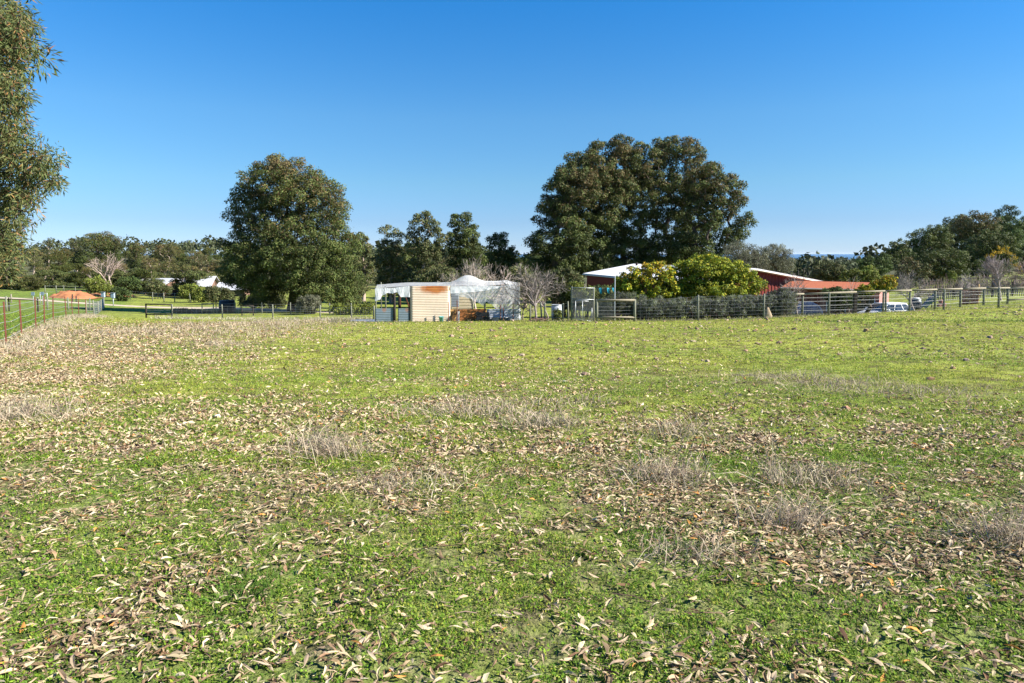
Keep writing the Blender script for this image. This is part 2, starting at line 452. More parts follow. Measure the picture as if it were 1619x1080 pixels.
# the sea, a strip on the horizon
m, nt, out = _nt('sea_water')
b = nd(nt, 'ShaderNodeBsdfPrincipled', i_Roughness=.35); b.inputs['Base Color'].default_value = (.035, .10, .19, 1)
nw = nd(nt, 'ShaderNodeTexNoise', i_Scale=.01, i_Detail=6.0); g_ = nd(nt, 'ShaderNodeNewGeometry')
nt.links.new(g_.outputs['Position'], nw.inputs['Vector'])
bp = nd(nt, 'ShaderNodeBump', i_Strength=.5, i_Distance=5.0); nt.links.new(nw.outputs[0], bp.inputs['Height'])
nt.links.new(bp.outputs[0], b.inputs['Normal']); nt.links.new(b.outputs[0], out.inputs[0])
mb = MB(); gx, gy = np.meshgrid(np.linspace(-60000, 60000, 13), np.linspace(2400, 60000, 9))
mb.grid(np.stack([gx, gy, np.full_like(gx, -24.0)], -1))
tag(mb.build('sea', m), 'thin blue strip of sea on the horizon', kind='structure')

# the sandy track across the lower paddocks, a real sheet laid on the ground
def strip(name, pts, half, mat, lift=.03, n=60, kind='structure', cross=5):
    pts = np.array(pts); t = np.linspace(0, 1, len(pts)); tt = np.linspace(0, 1, n)
    cx = np.interp(tt, t, pts[:, 0]); cy = np.interp(tt, t, pts[:, 1])
    tx = np.gradient(cx); ty = np.gradient(cy); L = np.hypot(tx, ty); nx, ny = -ty/L, tx/L
    w = np.linspace(-half, half, cross)
    wob = 1 + .2*(fbm(tt*20, tt*0, 9, 3) - .5)
    X = cx[:, None] + nx[:, None]*w[None]*wob[:, None]; Y = cy[:, None] + ny[:, None]*w[None]*wob[:, None]
    Z = zg(X, Y) + lift - .05*(np.abs(np.linspace(-1, 1, cross))[None]**6)
    mb = MB(); mb.grid(np.stack([X, Y, Z], -1), flip=True)
    return tag(mb.build(name, mat, smooth=True), kind=kind)
M['track'] = plain('sandy_gravel', (.46, .38, .28), (.36, .29, .21), 1.2, .95, bump=.2, c3=(.52, .45, .35))
strip('track', [gpt(-500, 90), gpt(-60, 84), gpt(120, 77), gpt(300, 70), gpt(420, 64), gpt(560, 60)], 1.5, M['track'])['label'] = 'pale sandy track across the lower paddocks'

# ------------------------------------------------------------------ scattering tools
def scatter(n, y0, y1, power, margin=2.2, spread=0.80, seed=0):
    """points on the visible paddock, thinning with distance"""
    r = np.random.default_rng(seed)
    t = np.geomspace(y0, y1, 400); wdt = (t*spread + margin)*t**(-power)
    cdf = np.concatenate([[0], np.cumsum((wdt[1:] + wdt[:-1])/2*np.diff(t))]); cdf /= cdf[-1]
    y = np.interp(r.random(n), cdf, t)
    x = (r.random(n)*2 - 1)*(y*spread + margin)
    return x, y, r
def unit(v): return v/(np.linalg.norm(v, axis=-1, keepdims=True) + 1e-9)
def kites(mb, c, d, nrm, ln, wd, col, bend=0.0, tri=False):
    """leaf blades: base, two shoulders, tip (or plain pointed triangles)"""
    d = unit(d); side = unit(cr(nrm, d)); up = cr(d, side)
    ln = np.asarray(ln)[:, None]; wd = np.asarray(wd)[:, None]
    n = len(c); i = np.arange(n)
    if tri:
        v = np.stack([c - side*wd/2, c + side*wd/2, c + d*ln], 1); f = np.stack([i*3, i*3+1, i*3+2], -1); k = 3
    else:
        mid = c + d*ln*.45 + up*ln*bend
        v = np.stack([c, mid + side*wd/2, c + d*ln, mid - side*wd/2], 1); f = np.stack([i*4, i*4+1, i*4+2, i*4+3], -1); k = 4
    mb.add(v.reshape(-1, 3), f, np.repeat(col, k, 0))
def pick(r, n, pal, jitter=.18):
    pal = np.array(pal); c = pal[r.integers(0, len(pal), n)]
    return c*(1 + (r.random((n, 1))*2 - 1)*jitter)*(1 + (r.random((n, 3))*2 - 1)*.06)

# ------------------------------------------------------------------ living ground cover
GREEN = [(.12, .215, .018), (.16, .27, .024), (.09, .165, .018), (.21, .33, .038), (.135, .22, .038), (.072, .135, .016)]
YELLOWG = [(.29, .325, .042), (.26, .29, .038), (.33, .345, .065), (.22, .255, .036), (.35, .315, .12)]
def cover(name, label, n, y0, y1, power, ln, wd, flat, tri, seed, hmax, keep=1.0):
    x, y, r = scatter(n, y0, y1, power, seed=seed)
    lit = m_litter(x, y); nn = fbm(x*2.2, y*2.2, 61, 3); patch = fbm(x*7, y*7, 63, 2)
    ok = r.random(n) < np.clip(1.15 - .62*lit, .15, 1)*np.clip((nn - .26)*4.0 + .16, .12, 1)*np.clip((patch - .2)*3, .2, 1)*keep
    x, y, nn = x[ok], y[ok], nn[ok]; n = len(x)
    lush = m_lush(x, y)
    h = hmax*r.random(n)**1.6*(.5 + nn)
    c = np.stack([x, y, zg(x, y) + h], -1)
    a = r.random(n)*2*math.pi; el = np.where(r.random(n) < flat, r.random(n)*.7, .5 + r.random(n)*.95)
    d = np.stack([np.cos(a)*np.cos(el), np.sin(a)*np.cos(el), np.sin(el)], -1)
    nrm = unit(np.stack([-np.cos(a)*np.sin(el), -np.sin(a)*np.sin(el), np.cos(el)], -1) + (r.random((n, 3)) - .5)*.9)
    g = r.random(n)[:, None] < lush[:, None]
    col = np.where(g, pick(r, n, GREEN), pick(r, n, YELLOWG))
    mb = MB()
    kites(mb, c, d, nrm, ln*(.6 + .8*r.random(n)), wd*(.7 + .6*r.random(n)), col, -.08, tri)
    o = mb.build(name, M['grass'])
    return tag(o, label, 'ground cover', kind='stuff')
cover('clover_grass', 'small leaved green weeds and short grass close by', 330000, 2.1, 6.8, 0.6, .017, .0105, .72, False, 101, .028)
cover('fine_grass', 'fine upright grass blades among the close weeds', 110000, 2.1, 8.5, 0.8, .042, .0042, .12, True, 104, .004)
cover('short_grass', 'short green and yellowish paddock grass', 330000, 6.2, 15.5, 0.7, .030, .015, .65, True, 102, .02)
cover('paddock_grass', 'close cropped yellow green grass up to the fence', 250000, 15, 47, 0.8, .06, .034, .85, True, 103, .012)

# ------------------------------------------------------------------ fallen leaves
TAN = [(.34, .265, .175), (.20, .14, .09), (.27, .195, .13), (.30, .215, .14), (.50, .42, .30), (.56, .48, .35), (.44, .365, .255), (.36, .285, .195), (.60, .53, .41), (.18, .115, .075), (.52, .435, .31), (.58, .51, .38), (.47, .39, .28)]
def curled(n, r, seg=4):
    """sickle shaped dry gum leaves, arched, twisted and rolled: (n, seg+1, 3, 3) around the origin"""
    t = np.linspace(0, 1, seg+1)
    ln = .022 + .085*r.random(n)**1.7; wd = np.minimum(ln*(.15 + .30*r.random(n)**1.3), .027)
    sick = (r.random(n) - .5)*.7; arch = (r.random(n) - .3)*.55; roll = (r.random(n)*1.5 - .35); tw = (r.random(n) - .5)*2.2
    X = (t[None] - .5)*ln[:, None]
    Y = sick[:, None]*ln[:, None]*(t[None] - .5)**2*2
    Z = arch[:, None]*ln[:, None]*(.25 - (t[None] - .5)**2)*2
    prof = np.sin(math.pi*np.clip(t*.93 + .05, 0, 1))**.8
    hw = wd[:, None]/2*prof[None]
    ang = tw[:, None]*(t[None] - .5)
    V = np.zeros((n, seg+1, 3, 3))
    for j, sgn in enumerate((-1, 0, 1)):
        oy = sgn*hw*np.cos(roll[:, None]*.7); oz = abs(sgn)*hw*np.sin(roll[:, None]*.9)
        V[:, :, j, 0] = X
        V[:, :, j, 1] = Y + oy*np.cos(ang) - oz*np.sin(ang)
        V[:, :, j, 2] = Z + oy*np.sin(ang) + oz*np.cos(ang)
    return V
def place_leaves(V, x, y, r, lift, tilt):
    n = len(V); a = r.random(n)*2*math.pi; p = (r.random(n) - .5)*tilt; q = (r.random(n) - .5)*tilt
    def rot(V, ax, ang):
        c, s = np.cos(ang)[:, None, None], np.sin(ang)[:, None, None]
        i, j = [(1, 2), (0, 2), (0, 1)][ax]
        A, B = V[..., i].copy(), V[..., j].copy()
        V[..., i] = A*c - B*s; V[..., j] = A*s + B*c
    rot(V, 0, q); rot(V, 1, p); rot(V, 2, a)
    low = V[..., 2].reshape(n, -1).min(1)
    V[..., 0] += x[:, None, None]; V[..., 1] += y[:, None, None]
    V[..., 2] += (zg(x, y) + lift - low*.8)[:, None, None]
    return V
def litter(name, label, n, y0, y1, power, seg, big, seed, gain, tilt=1.1):
    x, y, r = scatter(n, y0, y1, power, seed=seed)
    ok = r.random(n) < m_litter(x, y)*gain
    x, y = x[ok], y[ok]; n = len(x)
    if seg == 1:
        a = r.random(n)*6.28; el = (r.random(n)-.35)*1.1; d = np.stack([np.cos(a)*np.cos(el), np.sin(a)*np.cos(el), np.sin(el)], -1)
        nr = unit(np.array([0, 0, 1.]) + r.normal(size=(n, 3))*.55); ln = (.03 + .08*r.random(n)**1.5)*big
        mb = MB(); cc = pick(r, n, TAN, .3)*np.array([.86, .80, .70]); red = r.random(n) < .015; cc[red] = (.42, .20, .06)
        kites(mb, np.stack([x, y, zg(x, y) + .012 + .02*r.random(n)], -1) - d*ln[:, None]*.5, d, nr, ln, ln*(.24 + .30*r.random(n)), cc, .12*r.normal())
        print(name, n)
        return tag(mb.build(name, M['litter']), label, 'leaf litter', kind='stuff')
    V = curled(n, r, seg)*big
    V = place_leaves(V, x, y, r, .004 + .018*r.random(n), tilt)
    k = (seg+1)*3
    i = np.arange(n)[:, None, None]*k
    a = (np.arange(seg)[:, None]*3 + np.arange(2)[None])
    f = np.stack([a, a+1, a+4, a+3], -1).reshape(1, -1, 4) + i
    col = pick(r, n, TAN, .3)*np.array([.80, .745, .65])
    red = r.random(n) < .015; col[red] = np.array((.46, .22, .06))*(.7 + .6*r.random((red.sum(), 1)))
    mb = MB(); mb.add(V.reshape(-1, 3), f.reshape(-1, 4), np.repeat(col, k, 0))
    print(name, n)
    return tag(mb.build(name, M['litter']), label, 'leaf litter', kind='stuff')
litter('leaf_litter', 'pale curled dry gum leaves strewn in the foreground', 100000, 2.1, 7.0, 0.7, 3, .86, 201, .85, .7)
litter('leaf_litter', 'drifts of dry brown leaves across the middle of the paddock', 230000, 6.8, 17, 0.6, 1, .92, 202, .85)
litter('leaf_litter', 'fine speckle of dry leaves towards the fences', 250000, 16.5, 46, 0.4, 1, 1.25, 203, .95, .9)

# the nearest leaves, each lying on the ground on its own
r = np.random.default_rng(77)
leaf_meshes = []
V12 = curled(14, r, 4)*1.1
for i in range(14):
    mb = MB(); mb.grid(V12[i] - np.array([0, 0, V12[i][..., 2].min()]), tuple(pick(r, 1, TAN, .25)[0]*np.array([.82, .75, .64])))
    me = mb.mesh('fallen_leaf', True); me.materials.append(M['litter']); leaf_meshes.append(me)
x, y, r = scatter(900, 2.35, 4.6, .6, .1, .76, seed=78)
k = np.argsort(-m_litter(x, y) + r.random(900)*.6)[:290]
zz = zg(x[k], y[k])
for j, (a, b_, c_) in enumerate(zip(x[k], y[k], zz)):
    o = link('fallen_leaf', leaf_meshes[j % 14], None, GROUND)
    o.location = (a, b_, c_ + .018); o.rotation_euler = ((r.random()-.5)*.7, (r.random()-.5)*.6, r.random()*6.28)
    s = .75 + .5*r.random(); o.scale = (s, s, s)

# twigs
x, y, r = scatter(520, 2.2, 14, .6, seed=79)
for part, (lo, hi) in enumerate(((0, 520),)):
    mb = MB(); z = zg(x, y)
    for a, b_, c_ in zip(x, y, z):
        L = .05 + .22*r.random()**2; th = r.random()*6.28; q = np.array([math.cos(th), math.sin(th), 0])*L
        m1 = np.array([a, b_, c_ + .012 + .02*r.random()])
        pts = np.array([m1 - q/2, m1 + np.array([-q[1], q[0], .03])*.12*(r.random()-.5) + np.array([0, 0, .008]), m1 + q/2])
        mb.tube(pts, [.0025, .003, .0018], 4, tuple(pick(r, 1, [(.16, .10, .07), (.30, .22, .16), (.09, .06, .045)])[0]), cap=False)
    tag(mb.build('twigs', M['twig']), 'thin fallen twigs lying among the leaves', 'twigs', kind='stuff')

# ------------------------------------------------------------------ stones
ICO = None
def ico():
    global ICO
    if ICO is None:
        t = (1 + 5**.5)/2
        v = unit(np.array([(-1,t,0),(1,t,0),(-1,-t,0),(1,-t,0),(0,-1,t),(0,1,t),(0,-1,-t),(0,1,-t),(t,0,-1),(t,0,1),(-t,0,-1),(-t,0,1)], float))
        f = [(0,11,5),(0,5,1),(0,1,7),(0,7,10),(0,10,11),(1,5,9),(5,11,4),(11,10,2),(10,7,6),(7,1,8),(3,9,4),(3,4,2),(3,2,6),(3,6,8),(3,8,9),(4,9,5),(2,4,11),(6,2,10),(8,6,7),(9,8,1)]
        vs = list(map(tuple, v)); cache = {}; F2 = []
        def mid(a, b):
            k = (min(a, b), max(a, b))
            if k not in cache:
                q = unit((np.array(vs[a]) + np.array(vs[b]))/2); vs.append(tuple(q)); cache[k] = len(vs)-1
            return cache[k]
        for a, b, c in f:
            x, y, z = mid(a, b), mid(b, c), mid(c, a); F2 += [(a,x,z),(b,y,x),(c,z,y),(x,y,z)]
        ICO = (v, np.array(f), np.array(vs), np.array(F2))
    return ICO
def stone(mb, p, s, r, fine=False, col=None):
    v0, f0, v1, f1 = ico()
    v, f = (v1, f1) if fine else (v0, f0)
    v = v*(1 + (r.random((len(v), 1)) - .5)*(.35 if fine else .5))*np.array([1, .75 + .3*r.random(), .5 + .3*r.random()])
    a = r.random()*6.28; R = np.array([[math.cos(a), -math.sin(a), 0], [math.sin(a), math.cos(a), 0], [0, 0, 1]])
    if col is None: col = pick(r, 1, [(.28, .20, .14), (.22, .145, .10), (.34, .25, .175), (.17, .115, .085), (.30, .18, .105)])[0]
    mb.add(v @ R.T*s + np.asarray(p) + np.array([0, 0, s*.12]), f, col)
x, y, r = scatter(2600, 9, 38, .1, seed=302)
keep = r.random(2600) < np.clip((x + 14)/16, .12, 1)*np.clip((y - 7)/14, .1, 1)*np.clip(fbm(x*.5, y*.5, 71, 3)*3.2 - 1.25, .05, 1)
mb = MB()
for a, b_, c_ in zip(x[keep], y[keep], zg(x[keep], y[keep])):
    stone(mb, (a, b_, c_), (.018 + .045*r.random()**2.5)*(1 + b_/40), r)
tag(mb.build('scattered_stones', M['stone']), 'small pinkish stones scattered over the far half of the paddock', 'stones', kind='stuff')
for px, py, s, label, colr in (
        (343, 661, .06, 'pale pointed stone casting a long shadow, left of centre', (.62, .55, .42)),
        (292, 672, .05, 'flat cream stone a little left of the pale pointed stone', (.60, .47, .32)),
        (1532, 749, .06, 'largest reddish stone, in the grass near the right edge', (.42, .30, .24)),
        (1508, 678, .055, 'brown stone in thin grass right of the dry tufts', (.40, .28, .20)),
        (892, 604, .05, 'grey white stone beside a small green tuft, centre right', (.52, .47, .42)),
        (795, 613, .06, 'orange pink stone just behind the big dry tuft', (.52, .32, .21)),
        (935, 617, .05, 'tan stone right of the big dry tuft', (.50, .36, .25)),
        (1459, 552, .09, 'dark brown stone, biggest in the open green at right', (.20, .14, .11)),
        (1527, 570, .085, 'low dark stone pair in the green, far right', (.24, .18, .15)),
        (1179, 556, .08, 'brown rounded stone in the green right of centre', (.30, .19, .12)),
        (1036, 582, .07, 'ochre stone in the green, below the hedge', (.40, .28, .16)),
        (806, 582, .065, 'orange brown stone in the middle of the far green', (.36, .22, .14)),
        (243, 583, .07, 'orange stone left of centre near the leaf drift', (.50, .25, .12)),
        (1108, 517, .09, 'pale stone close to the hedge fence', (.52, .44, .34))):
    p = hit(px, py); mb = MB(); rr = np.random.default_rng(px)
    stone(mb, (0, 0, 0), s*.8, rr, True, colr)
    o = mb.build('field_stone', M['stone']); o.location = (p[0], p[1], zg(p[0], p[1]))
    tag(o, label, 'stone', 'larger stones lying in the paddock')

# ------------------------------------------------------------------ dry tufts of last summer's grass
STRAW = [(.39, .325, .225), (.33, .27, .19), (.46, .39, .28), (.27, .215, .155), (.36, .295, .215)]
def blades(mb, c, n, rad, ln, r, lean=(0, 0), pal=STRAW, wd=.0035, up=.9):
    x = np.asarray(c)[..., 0] + r.normal(0, rad, n); y = np.asarray(c)[..., 1] + r.normal(0, rad*.8, n); z = zg(x, y)
    a = r.random(n)*6.28; el = np.clip(up + r.normal(0, .35, n), .15, 1.5)
    d = unit(np.stack([np.cos(a)*np.cos(el) + lean[0], np.sin(a)*np.cos(el) + lean[1], np.sin(el)], -1))
    L = ln*(.4 + .9*r.random(n)); p0 = np.stack([x, y, z], -1); p1 = p0 + d*(L*.6)[:, None]
    d2 = unit(d + np.stack([np.cos(a)*.5, np.sin(a)*.5, -.35 + 0*a], -1)); p2 = p1 + d2*(L*.4)[:, None]
    s = unit(cr(d, r.normal(size=(n, 3))))*wd/2
    i = np.arange(n)*5; v = np.stack([p0-s, p0+s, p1-s*.9, p1+s*.9, p2], 1).reshape(-1, 3)
    col = np.repeat(pick(r, n, pal, .2), 5, 0)
    mb.add(v, np.stack([i, i+1, i+3, i+2], -1), col); mb.f.append(np.stack([i+2, i+3, i+4], -1) + mb.n - len(v))
TUFTS = [(740, 652, 70, .16, .30, 'upright straw tuft, left end of the big dry patch in mid paddock'),
         (800, 655, 160, .28, .20, 'sprawling straw tuft in the heart of the big dry patch'),
         (865, 672, 260, .26, .20, 'bushy dark based dry tuft at the right of the big dry patch'),
         (900, 642, 170, .40, .16, 'low wide dry tuft behind the bushy one'),
         (690, 655, 140, .34, .18, 'dry tuft left of the big dry patch'),
         (490, 708, 120, .13, .28, 'left of two straw tufts standing close together, left of centre'),
         (530, 722, 220, .20, .26, 'right of two straw tufts standing close together, left of centre'),
         (640, 772, 180, .30, .16, 'flat matted dry tuft in front of the leaf drift'),
         (1075, 690, 170, .30, .20, 'dry tuft right of centre behind the tall one'),
         (1055, 760, 260, .20, .24, 'dense dry tuft in the leaf drift, right of centre'),
         (1280, 765, 220, .22, .20, 'olive dry tuft behind the tall straw stems'),
         (1225, 770, 26, .04, .50, 'few tall bent straw stems rising from the leaf drift'),
         (1250, 828, 240, .16, .22, 'fanned dry tuft at the foot of the tall straw stems'),
         (1090, 882, 170, .16, .14, 'half green grass tuft in the nearest leaf drift'),
         (1600, 860, 200, .16, .24, 'dry tuft cut by the right edge'),
         (20, 665, 420, .42, .34, 'thick grey dry tuft at the left edge'),
         (1330, 612, 200, .5, .17, 'low dry tuft before the open green at right'),
         (1470, 622, 200, .5, .15, 'flat reddish dry tuft at far right'),
         (1240, 600, 200, .5, .16, 'low grey dry tuft left of the open green at right'),
         (350, 545, 260, .6, .20, 'small grey dry tuft in the far left of the paddock')]
for px, py, n, rad, ln, label in TUFTS:
    p = hit(px, py); mb = MB(); rr = np.random.default_rng(px*3 + py)
    blades(mb, p, int(n*1.4) if n > 80 else n, rad, ln*1.15, rr, lean=(rr.normal(0, .15), 0), wd=.0028 + .0006*p[1]**.8, up=1.25 if n < 80 else .85, pal=[tuple(q*.98 for q in c) for c in STRAW])
    if 'half green' in label or 'olive' in label or 'bushy' in label: blades(mb, p, n//2, rad*.7, ln*.55, rr, pal=[(.13, .17, .05), (.17, .19, .07)], wd=.006)
    t = thing('dry_grass_tuft', (p[0], p[1], zg(p[0], p[1])), label, 'grass tuft', 'dry grass tufts in the paddock')
    mb.v = [v - np.array(t.location) for v in mb.v]; tag(mb.build('blades', M['straw'], t), kind='stuff')
mb = MB(); x, y, r = scatter(26000, 5, 46, .45, seed=401)
ok = r.random(26000) < m_dry(x, y)*.95; x, y = x[ok], y[ok]
for y0, y1, w, L, up in ((5, 12, .004, .12, .6), (12, 22, .007, .16, .7), (22, 47, .013, .24, .9)):
    s = (y >= y0) & (y < y1); n = int(s.sum())
    rr = np.random.default_rng(int(y0)); a = rr.random((n*3))*6.28
    xs = np.repeat(x[s], 3) + rr.normal(0, .08, n*3); ys = np.repeat(y[s], 3) + rr.normal(0, .08, n*3)
    el = np.clip(up + rr.normal(0, .4, n*3), .1, 1.5)
    d = np.stack([np.cos(a)*np.cos(el), np.sin(a)*np.cos(el), np.sin(el)], -1)
    kites(mb, np.stack([xs, ys, zg(xs, ys)], -1), d, rr.normal(size=(n*3, 3)), L*(.4 + .9*rr.random(n*3)), np.full(n*3, w), pick(rr, n*3, STRAW, .2), .1)
tag(mb.build('dry_grass', M['straw']), 'thin greyish dead grass in patches across the paddock', 'dry grass', kind='stuff')
# green tussocks
mb = MB()
for px, py, n, rad in ((800, 680, 130, .2), (1310, 655, 110, .22), (880, 603, 150, .3), (1440, 590, 200, .45), (1020, 850, 120, .12), (390, 940, 320, .14), (1080, 870, 140, .14), (990, 622, 160, .4)):
    p = hit(px, py); blades(mb, p, n, rad, .11, np.random.default_rng(px), pal=[(.08, .16, .025), (.11, .20, .03)], wd=.003 + .0004*p[1], up=.8)
rr = np.random.default_rng(55)
for px in np.arange(1240, 1680, 8):
    p = hit(px + rr.normal(0, 3), 508.5 + rr.normal(0, 1))
    if rr.random() < .7: blades(mb, p, 30, .22, .16, rr, pal=[(.08, .14, .02), (.12, .19, .03)], wd=.014, up=.8)
tag(mb.build('green_tussocks', M['grass']), 'darker green grass tussocks', 'grass', kind='stuff')
# ------------------------------------------------------------------ trees
def limbs(base, top, targets, r_tip, r, bias=.35, wob=.12):
    """a trunk and limbs that reach every leaf clump; returns (points, parent, radius)"""
    base = np.asarray(base, float); top = np.asarray(top, float)
    pts = [base + (top - base)*t + (np.array([r.normal(0, wob), r.normal(0, wob), 0]) if 0 < t < 1 else 0) for t in np.linspace(0, 1, 6)]
    par = [-1] + list(range(5)); load = [0.0]*6
    order = np.argsort(np.linalg.norm(targets - top, axis=1))
    for k in order:
        t = targets[k]; P = np.array(pts)
        cost = np.linalg.norm(P - t, axis=1) + np.maximum(P[:, 2] - t[2] + .3, 0)*bias*3
        cost[:2] += 5
        j = int(np.argmin(cost)); a = P[j]; L = np.linalg.norm(t - a)
        side = r.normal(0, .10*L, 3); side[2] = abs(side[2])*.4
        prev = j
        for u in ((.4, .75, 1.0) if L > 1.2 else (.5, 1.0)):
            q = a + (t - a)*u + side*math.sin(math.pi*u) - np.array([0, 0, .10*L*math.sin(math.pi*u)])
            pts.append(q); par.append(prev); load.append(0.0); prev = len(pts)-1
        load[prev] += 1.0
    for i in range(len(pts)-1, 0, -1): load[par[i]] += load[i]
    rad = r_tip*np.sqrt(np.maximum(load, .6))
    return np.array(pts), np.array(par), rad
def limb_mesh(mb, pts, par, rad, sides=6, flare=1.5, col=(.1, .08, .06)):
    i = np.arange(1, len(pts)); a, b = pts[par[i]], pts[i]
    ra = np.where(par[i] == 0, rad[0]*flare, np.minimum(rad[par[i]], rad[i]*1.35)); b = b + (b-a)*.03
    big = rad[i] > .05
    frusta(mb, a[big], b[big], ra[big], rad[i][big], sides, col); frusta(mb, a[~big], b[~big], ra[~big], rad[i][~big], 3, col)
PAL = {
    'dark': [(.060, .084, .023), (.075, .10, .027), (.047, .068, .02), (.092, .112, .03), (.10, .104, .034)],
    'brown': [(.125, .10, .042), (.145, .108, .047), (.11, .097, .037), (.16, .11, .05)],
    'olive': [(.12, .125, .075), (.15, .155, .10), (.10, .105, .065), (.18, .18, .125)],
    'gum': [(.078, .095, .034), (.098, .112, .041), (.066, .083, .03), (.122, .108, .046), (.107, .118, .048)],
    'lemon': [(.20, .24, .018), (.27, .29, .02), (.13, .185, .016), (.44, .36, .02), (.08, .13, .02), (.31, .30, .03), (.11, .16, .02)],
    'loquat': [(.15, .195, .02), (.19, .235, .022), (.10, .15, .018), (.27, .28, .03), (.07, .11, .018), (.34, .31, .025)],
    'lime': [(.14, .17, .03), (.11, .145, .03), (.18, .19, .04)],
    'gold': [(.42, .27, .02), (.48, .34, .03), (.34, .21, .02), (.26, .20, .03)],
    'shrub': [(0.0588, 0.0882, 0.0252), (0.0756, 0.105, 0.0302), (0.0462, 0.0672, 0.021)],
    'lavender': [(0.112, 0.132, 0.076), (0.144, 0.16, 0.096), (0.088, 0.108, 0.056), (0.144, 0.14, 0.176), (0.112, 0.128, 0.064), (0.16, 0.16, 0.096)],
}
def crown_mesh(mb, lumps, per, ln, wd, pal, r, tip=None, tip_z=None, droop=0.0, flat=.75, bend=-.06, thick=.38, tri=False):
    """leaf clumps: every leaf its own little face, turned outwards from its clump; lumps = (x, y, z, radius)"""
    lumps = np.asarray(lumps, float); w = lumps[:, 3]**2; cnt = np.maximum((per*w/w.mean()).astype(int), 8)
    idx = np.repeat(np.arange(len(lumps)), cnt); n = len(idx)
    d = unit(r.normal(size=(n, 3)))
    d[:, 2] += .22; d = unit(d)
    rad = lumps[idx, 3]*(1 - thick*r.random(n)**1.4)*(1 + .22*r.normal(size=n)*.6)
    c = lumps[idx, :3] + d*rad[:, None]*np.array([1, 1, flat])
    nrm = unit(d*.85 + np.array([0, 0, .25]) + r.normal(size=(n, 3))*.42)
    t = unit(cr(nrm, r.normal(size=(n, 3))) + np.array([0, 0, -droop]))
    tone = (1 + .22*r.normal(size=len(lumps)))[idx].clip(.6, 1.5)
    col = pick(r, n, PAL[pal], .22)*tone[:, None]
    if tip is not None:
        p = np.clip((c[:, 2] - tip_z[0])/(tip_z[1] - tip_z[0]), 0, 1)*.8
        hue = (r.random(len(lumps))*.8 + .1)[idx]
        s = r.random(n) < p*hue*1.35
        col[s] = pick(r, int(s.sum()), PAL[tip], .22)
    kites(mb, c, t, nrm, ln*(.6 + .8*r.random(n)), wd*(.7 + .6*r.random(n)), col, bend, tri)
    return n
def shell_lumps(lobes, spacing, r, lo=.62, hi=1.0, size=(.11, .19), fill=.15):
    """clump centres over and inside a set of ellipsoid lobes (x, y, z, rx, ry, rz), evenly spread"""
    cand = []
    for (x, y, z, a, b, c) in lobes:
        k = int(60*(a*b + b*c + a*c)/3/spacing**2) + 30
        d = unit(r.normal(size=(k, 3))); rr = np.where(r.random(k) < fill, .25 + .5*r.random(k), lo + (hi - lo)*r.random(k))
        p = np.array([x, y, z]) + d*rr[:, None]*np.array([a, b, c])
        s = (a*b*c)**(1/3)
        cand.append(np.concatenate([p, np.full((k, 1), s)], 1))
    cand = np.concatenate(cand); r.shuffle(cand)
    keep = []; cells = {}; s2 = spacing**2
    for q in cand.tolist():
        c = (math.floor(q[0]/spacing), math.floor(q[1]/spacing), math.floor(q[2]/spacing)); ok = True
        for i in (-1, 0, 1):
            for j in (-1, 0, 1):
                for k in (-1, 0, 1):
                    for p in cells.get((c[0]+i, c[1]+j, c[2]+k), ()):
                        if (p[0]-q[0])**2 + (p[1]-q[1])**2 + (p[2]-q[2])**2 < s2: ok = False; break
                    if not ok: break
                if not ok: break
            if not ok: break
        if ok:
            cells.setdefault(c, []).append(q); keep.append((q[0], q[1], q[2], spacing*(.50 + .42*r.random())))
    return np.array(keep)
def tree(name, label, cat, lobes, base, pal, spacing, per, ln, wd, seed, tip=None, trunk=.28, bark='bark', group=None, droop=.15, top=None,
         flat=.75, pale=False, tint=None, gaps=0.0, tri=False):
    """lobes are given in metres from the tree's base"""
    r = np.random.default_rng(seed)
    L = shell_lumps(lobes, spacing, r)
    if gaps: L = L[r.random(len(L)) > gaps]
    lob = np.array(lobes)
    zmax = (lob[:, 2] + lob[:, 5]).max(); zmin = (lob[:, 2] - lob[:, 5]).min()
    root = thing(name, base, label, cat, group)
    if top is None: top = (float(np.average(lob[:, 0]))*.5, float(np.average(lob[:, 1]))*.5, zmin + (zmax - zmin)*.55)
    pts, par, rad = limbs((0, 0, -.15), top, L[:, :3], trunk/math.sqrt(max(len(L), 1)), r)
    mb = MB(); limb_mesh(mb, pts, par, rad); mb.build('trunk', M[bark], root, True)
    mb = MB(); n = crown_mesh(mb, L, per, ln, wd, pal, r, tip, (zmin + (zmax-zmin)*.35, zmax), droop, flat, tri=tri)
    o = mb.build('crown', M['leaf'], root); tag(o, kind='stuff')
    if tint: o.color = (*tint, 1)
    return root
def lobes_px(spec, depth, base, ydepth=.85):
    """lobes measured in the photograph (px, py, radius across, radius up[, dy]) as metres from the base"""
    out = []
    for s in spec:
        px, py, rx, rz = s[:4]; dy = s[4] if len(s) > 4 else 0.0
        p = at(px, py, depth + dy) - np.asarray(base); k = pxm(depth + dy)
        out.append((p[0], p[1], p[2], rx*k, rx*k*ydepth, rz*k))
    return out

# the big round tree left of centre
b0 = gpt(462, 62)
tree('round_tree', 'big dense round crowned tree left of the tin enclosure', 'tree',
     lobes_px([(450, 300, 72, 50), (420, 345, 58, 55), (490, 330, 58, 60), (385, 405, 38, 45), (415, 420, 60, 45, -2), (470, 400, 70, 60, -2), (520, 395, 48, 55),
               (535, 440, 38, 42), (370, 425, 26, 30), (500, 455, 50, 24, -1), (545, 465, 26, 24), (420, 455, 40, 20)], 62, b0), b0,
     'dark', .82, 185, .19, .095, 11, tip='brown', trunk=.42, top=(0.2, 0, 6.5))
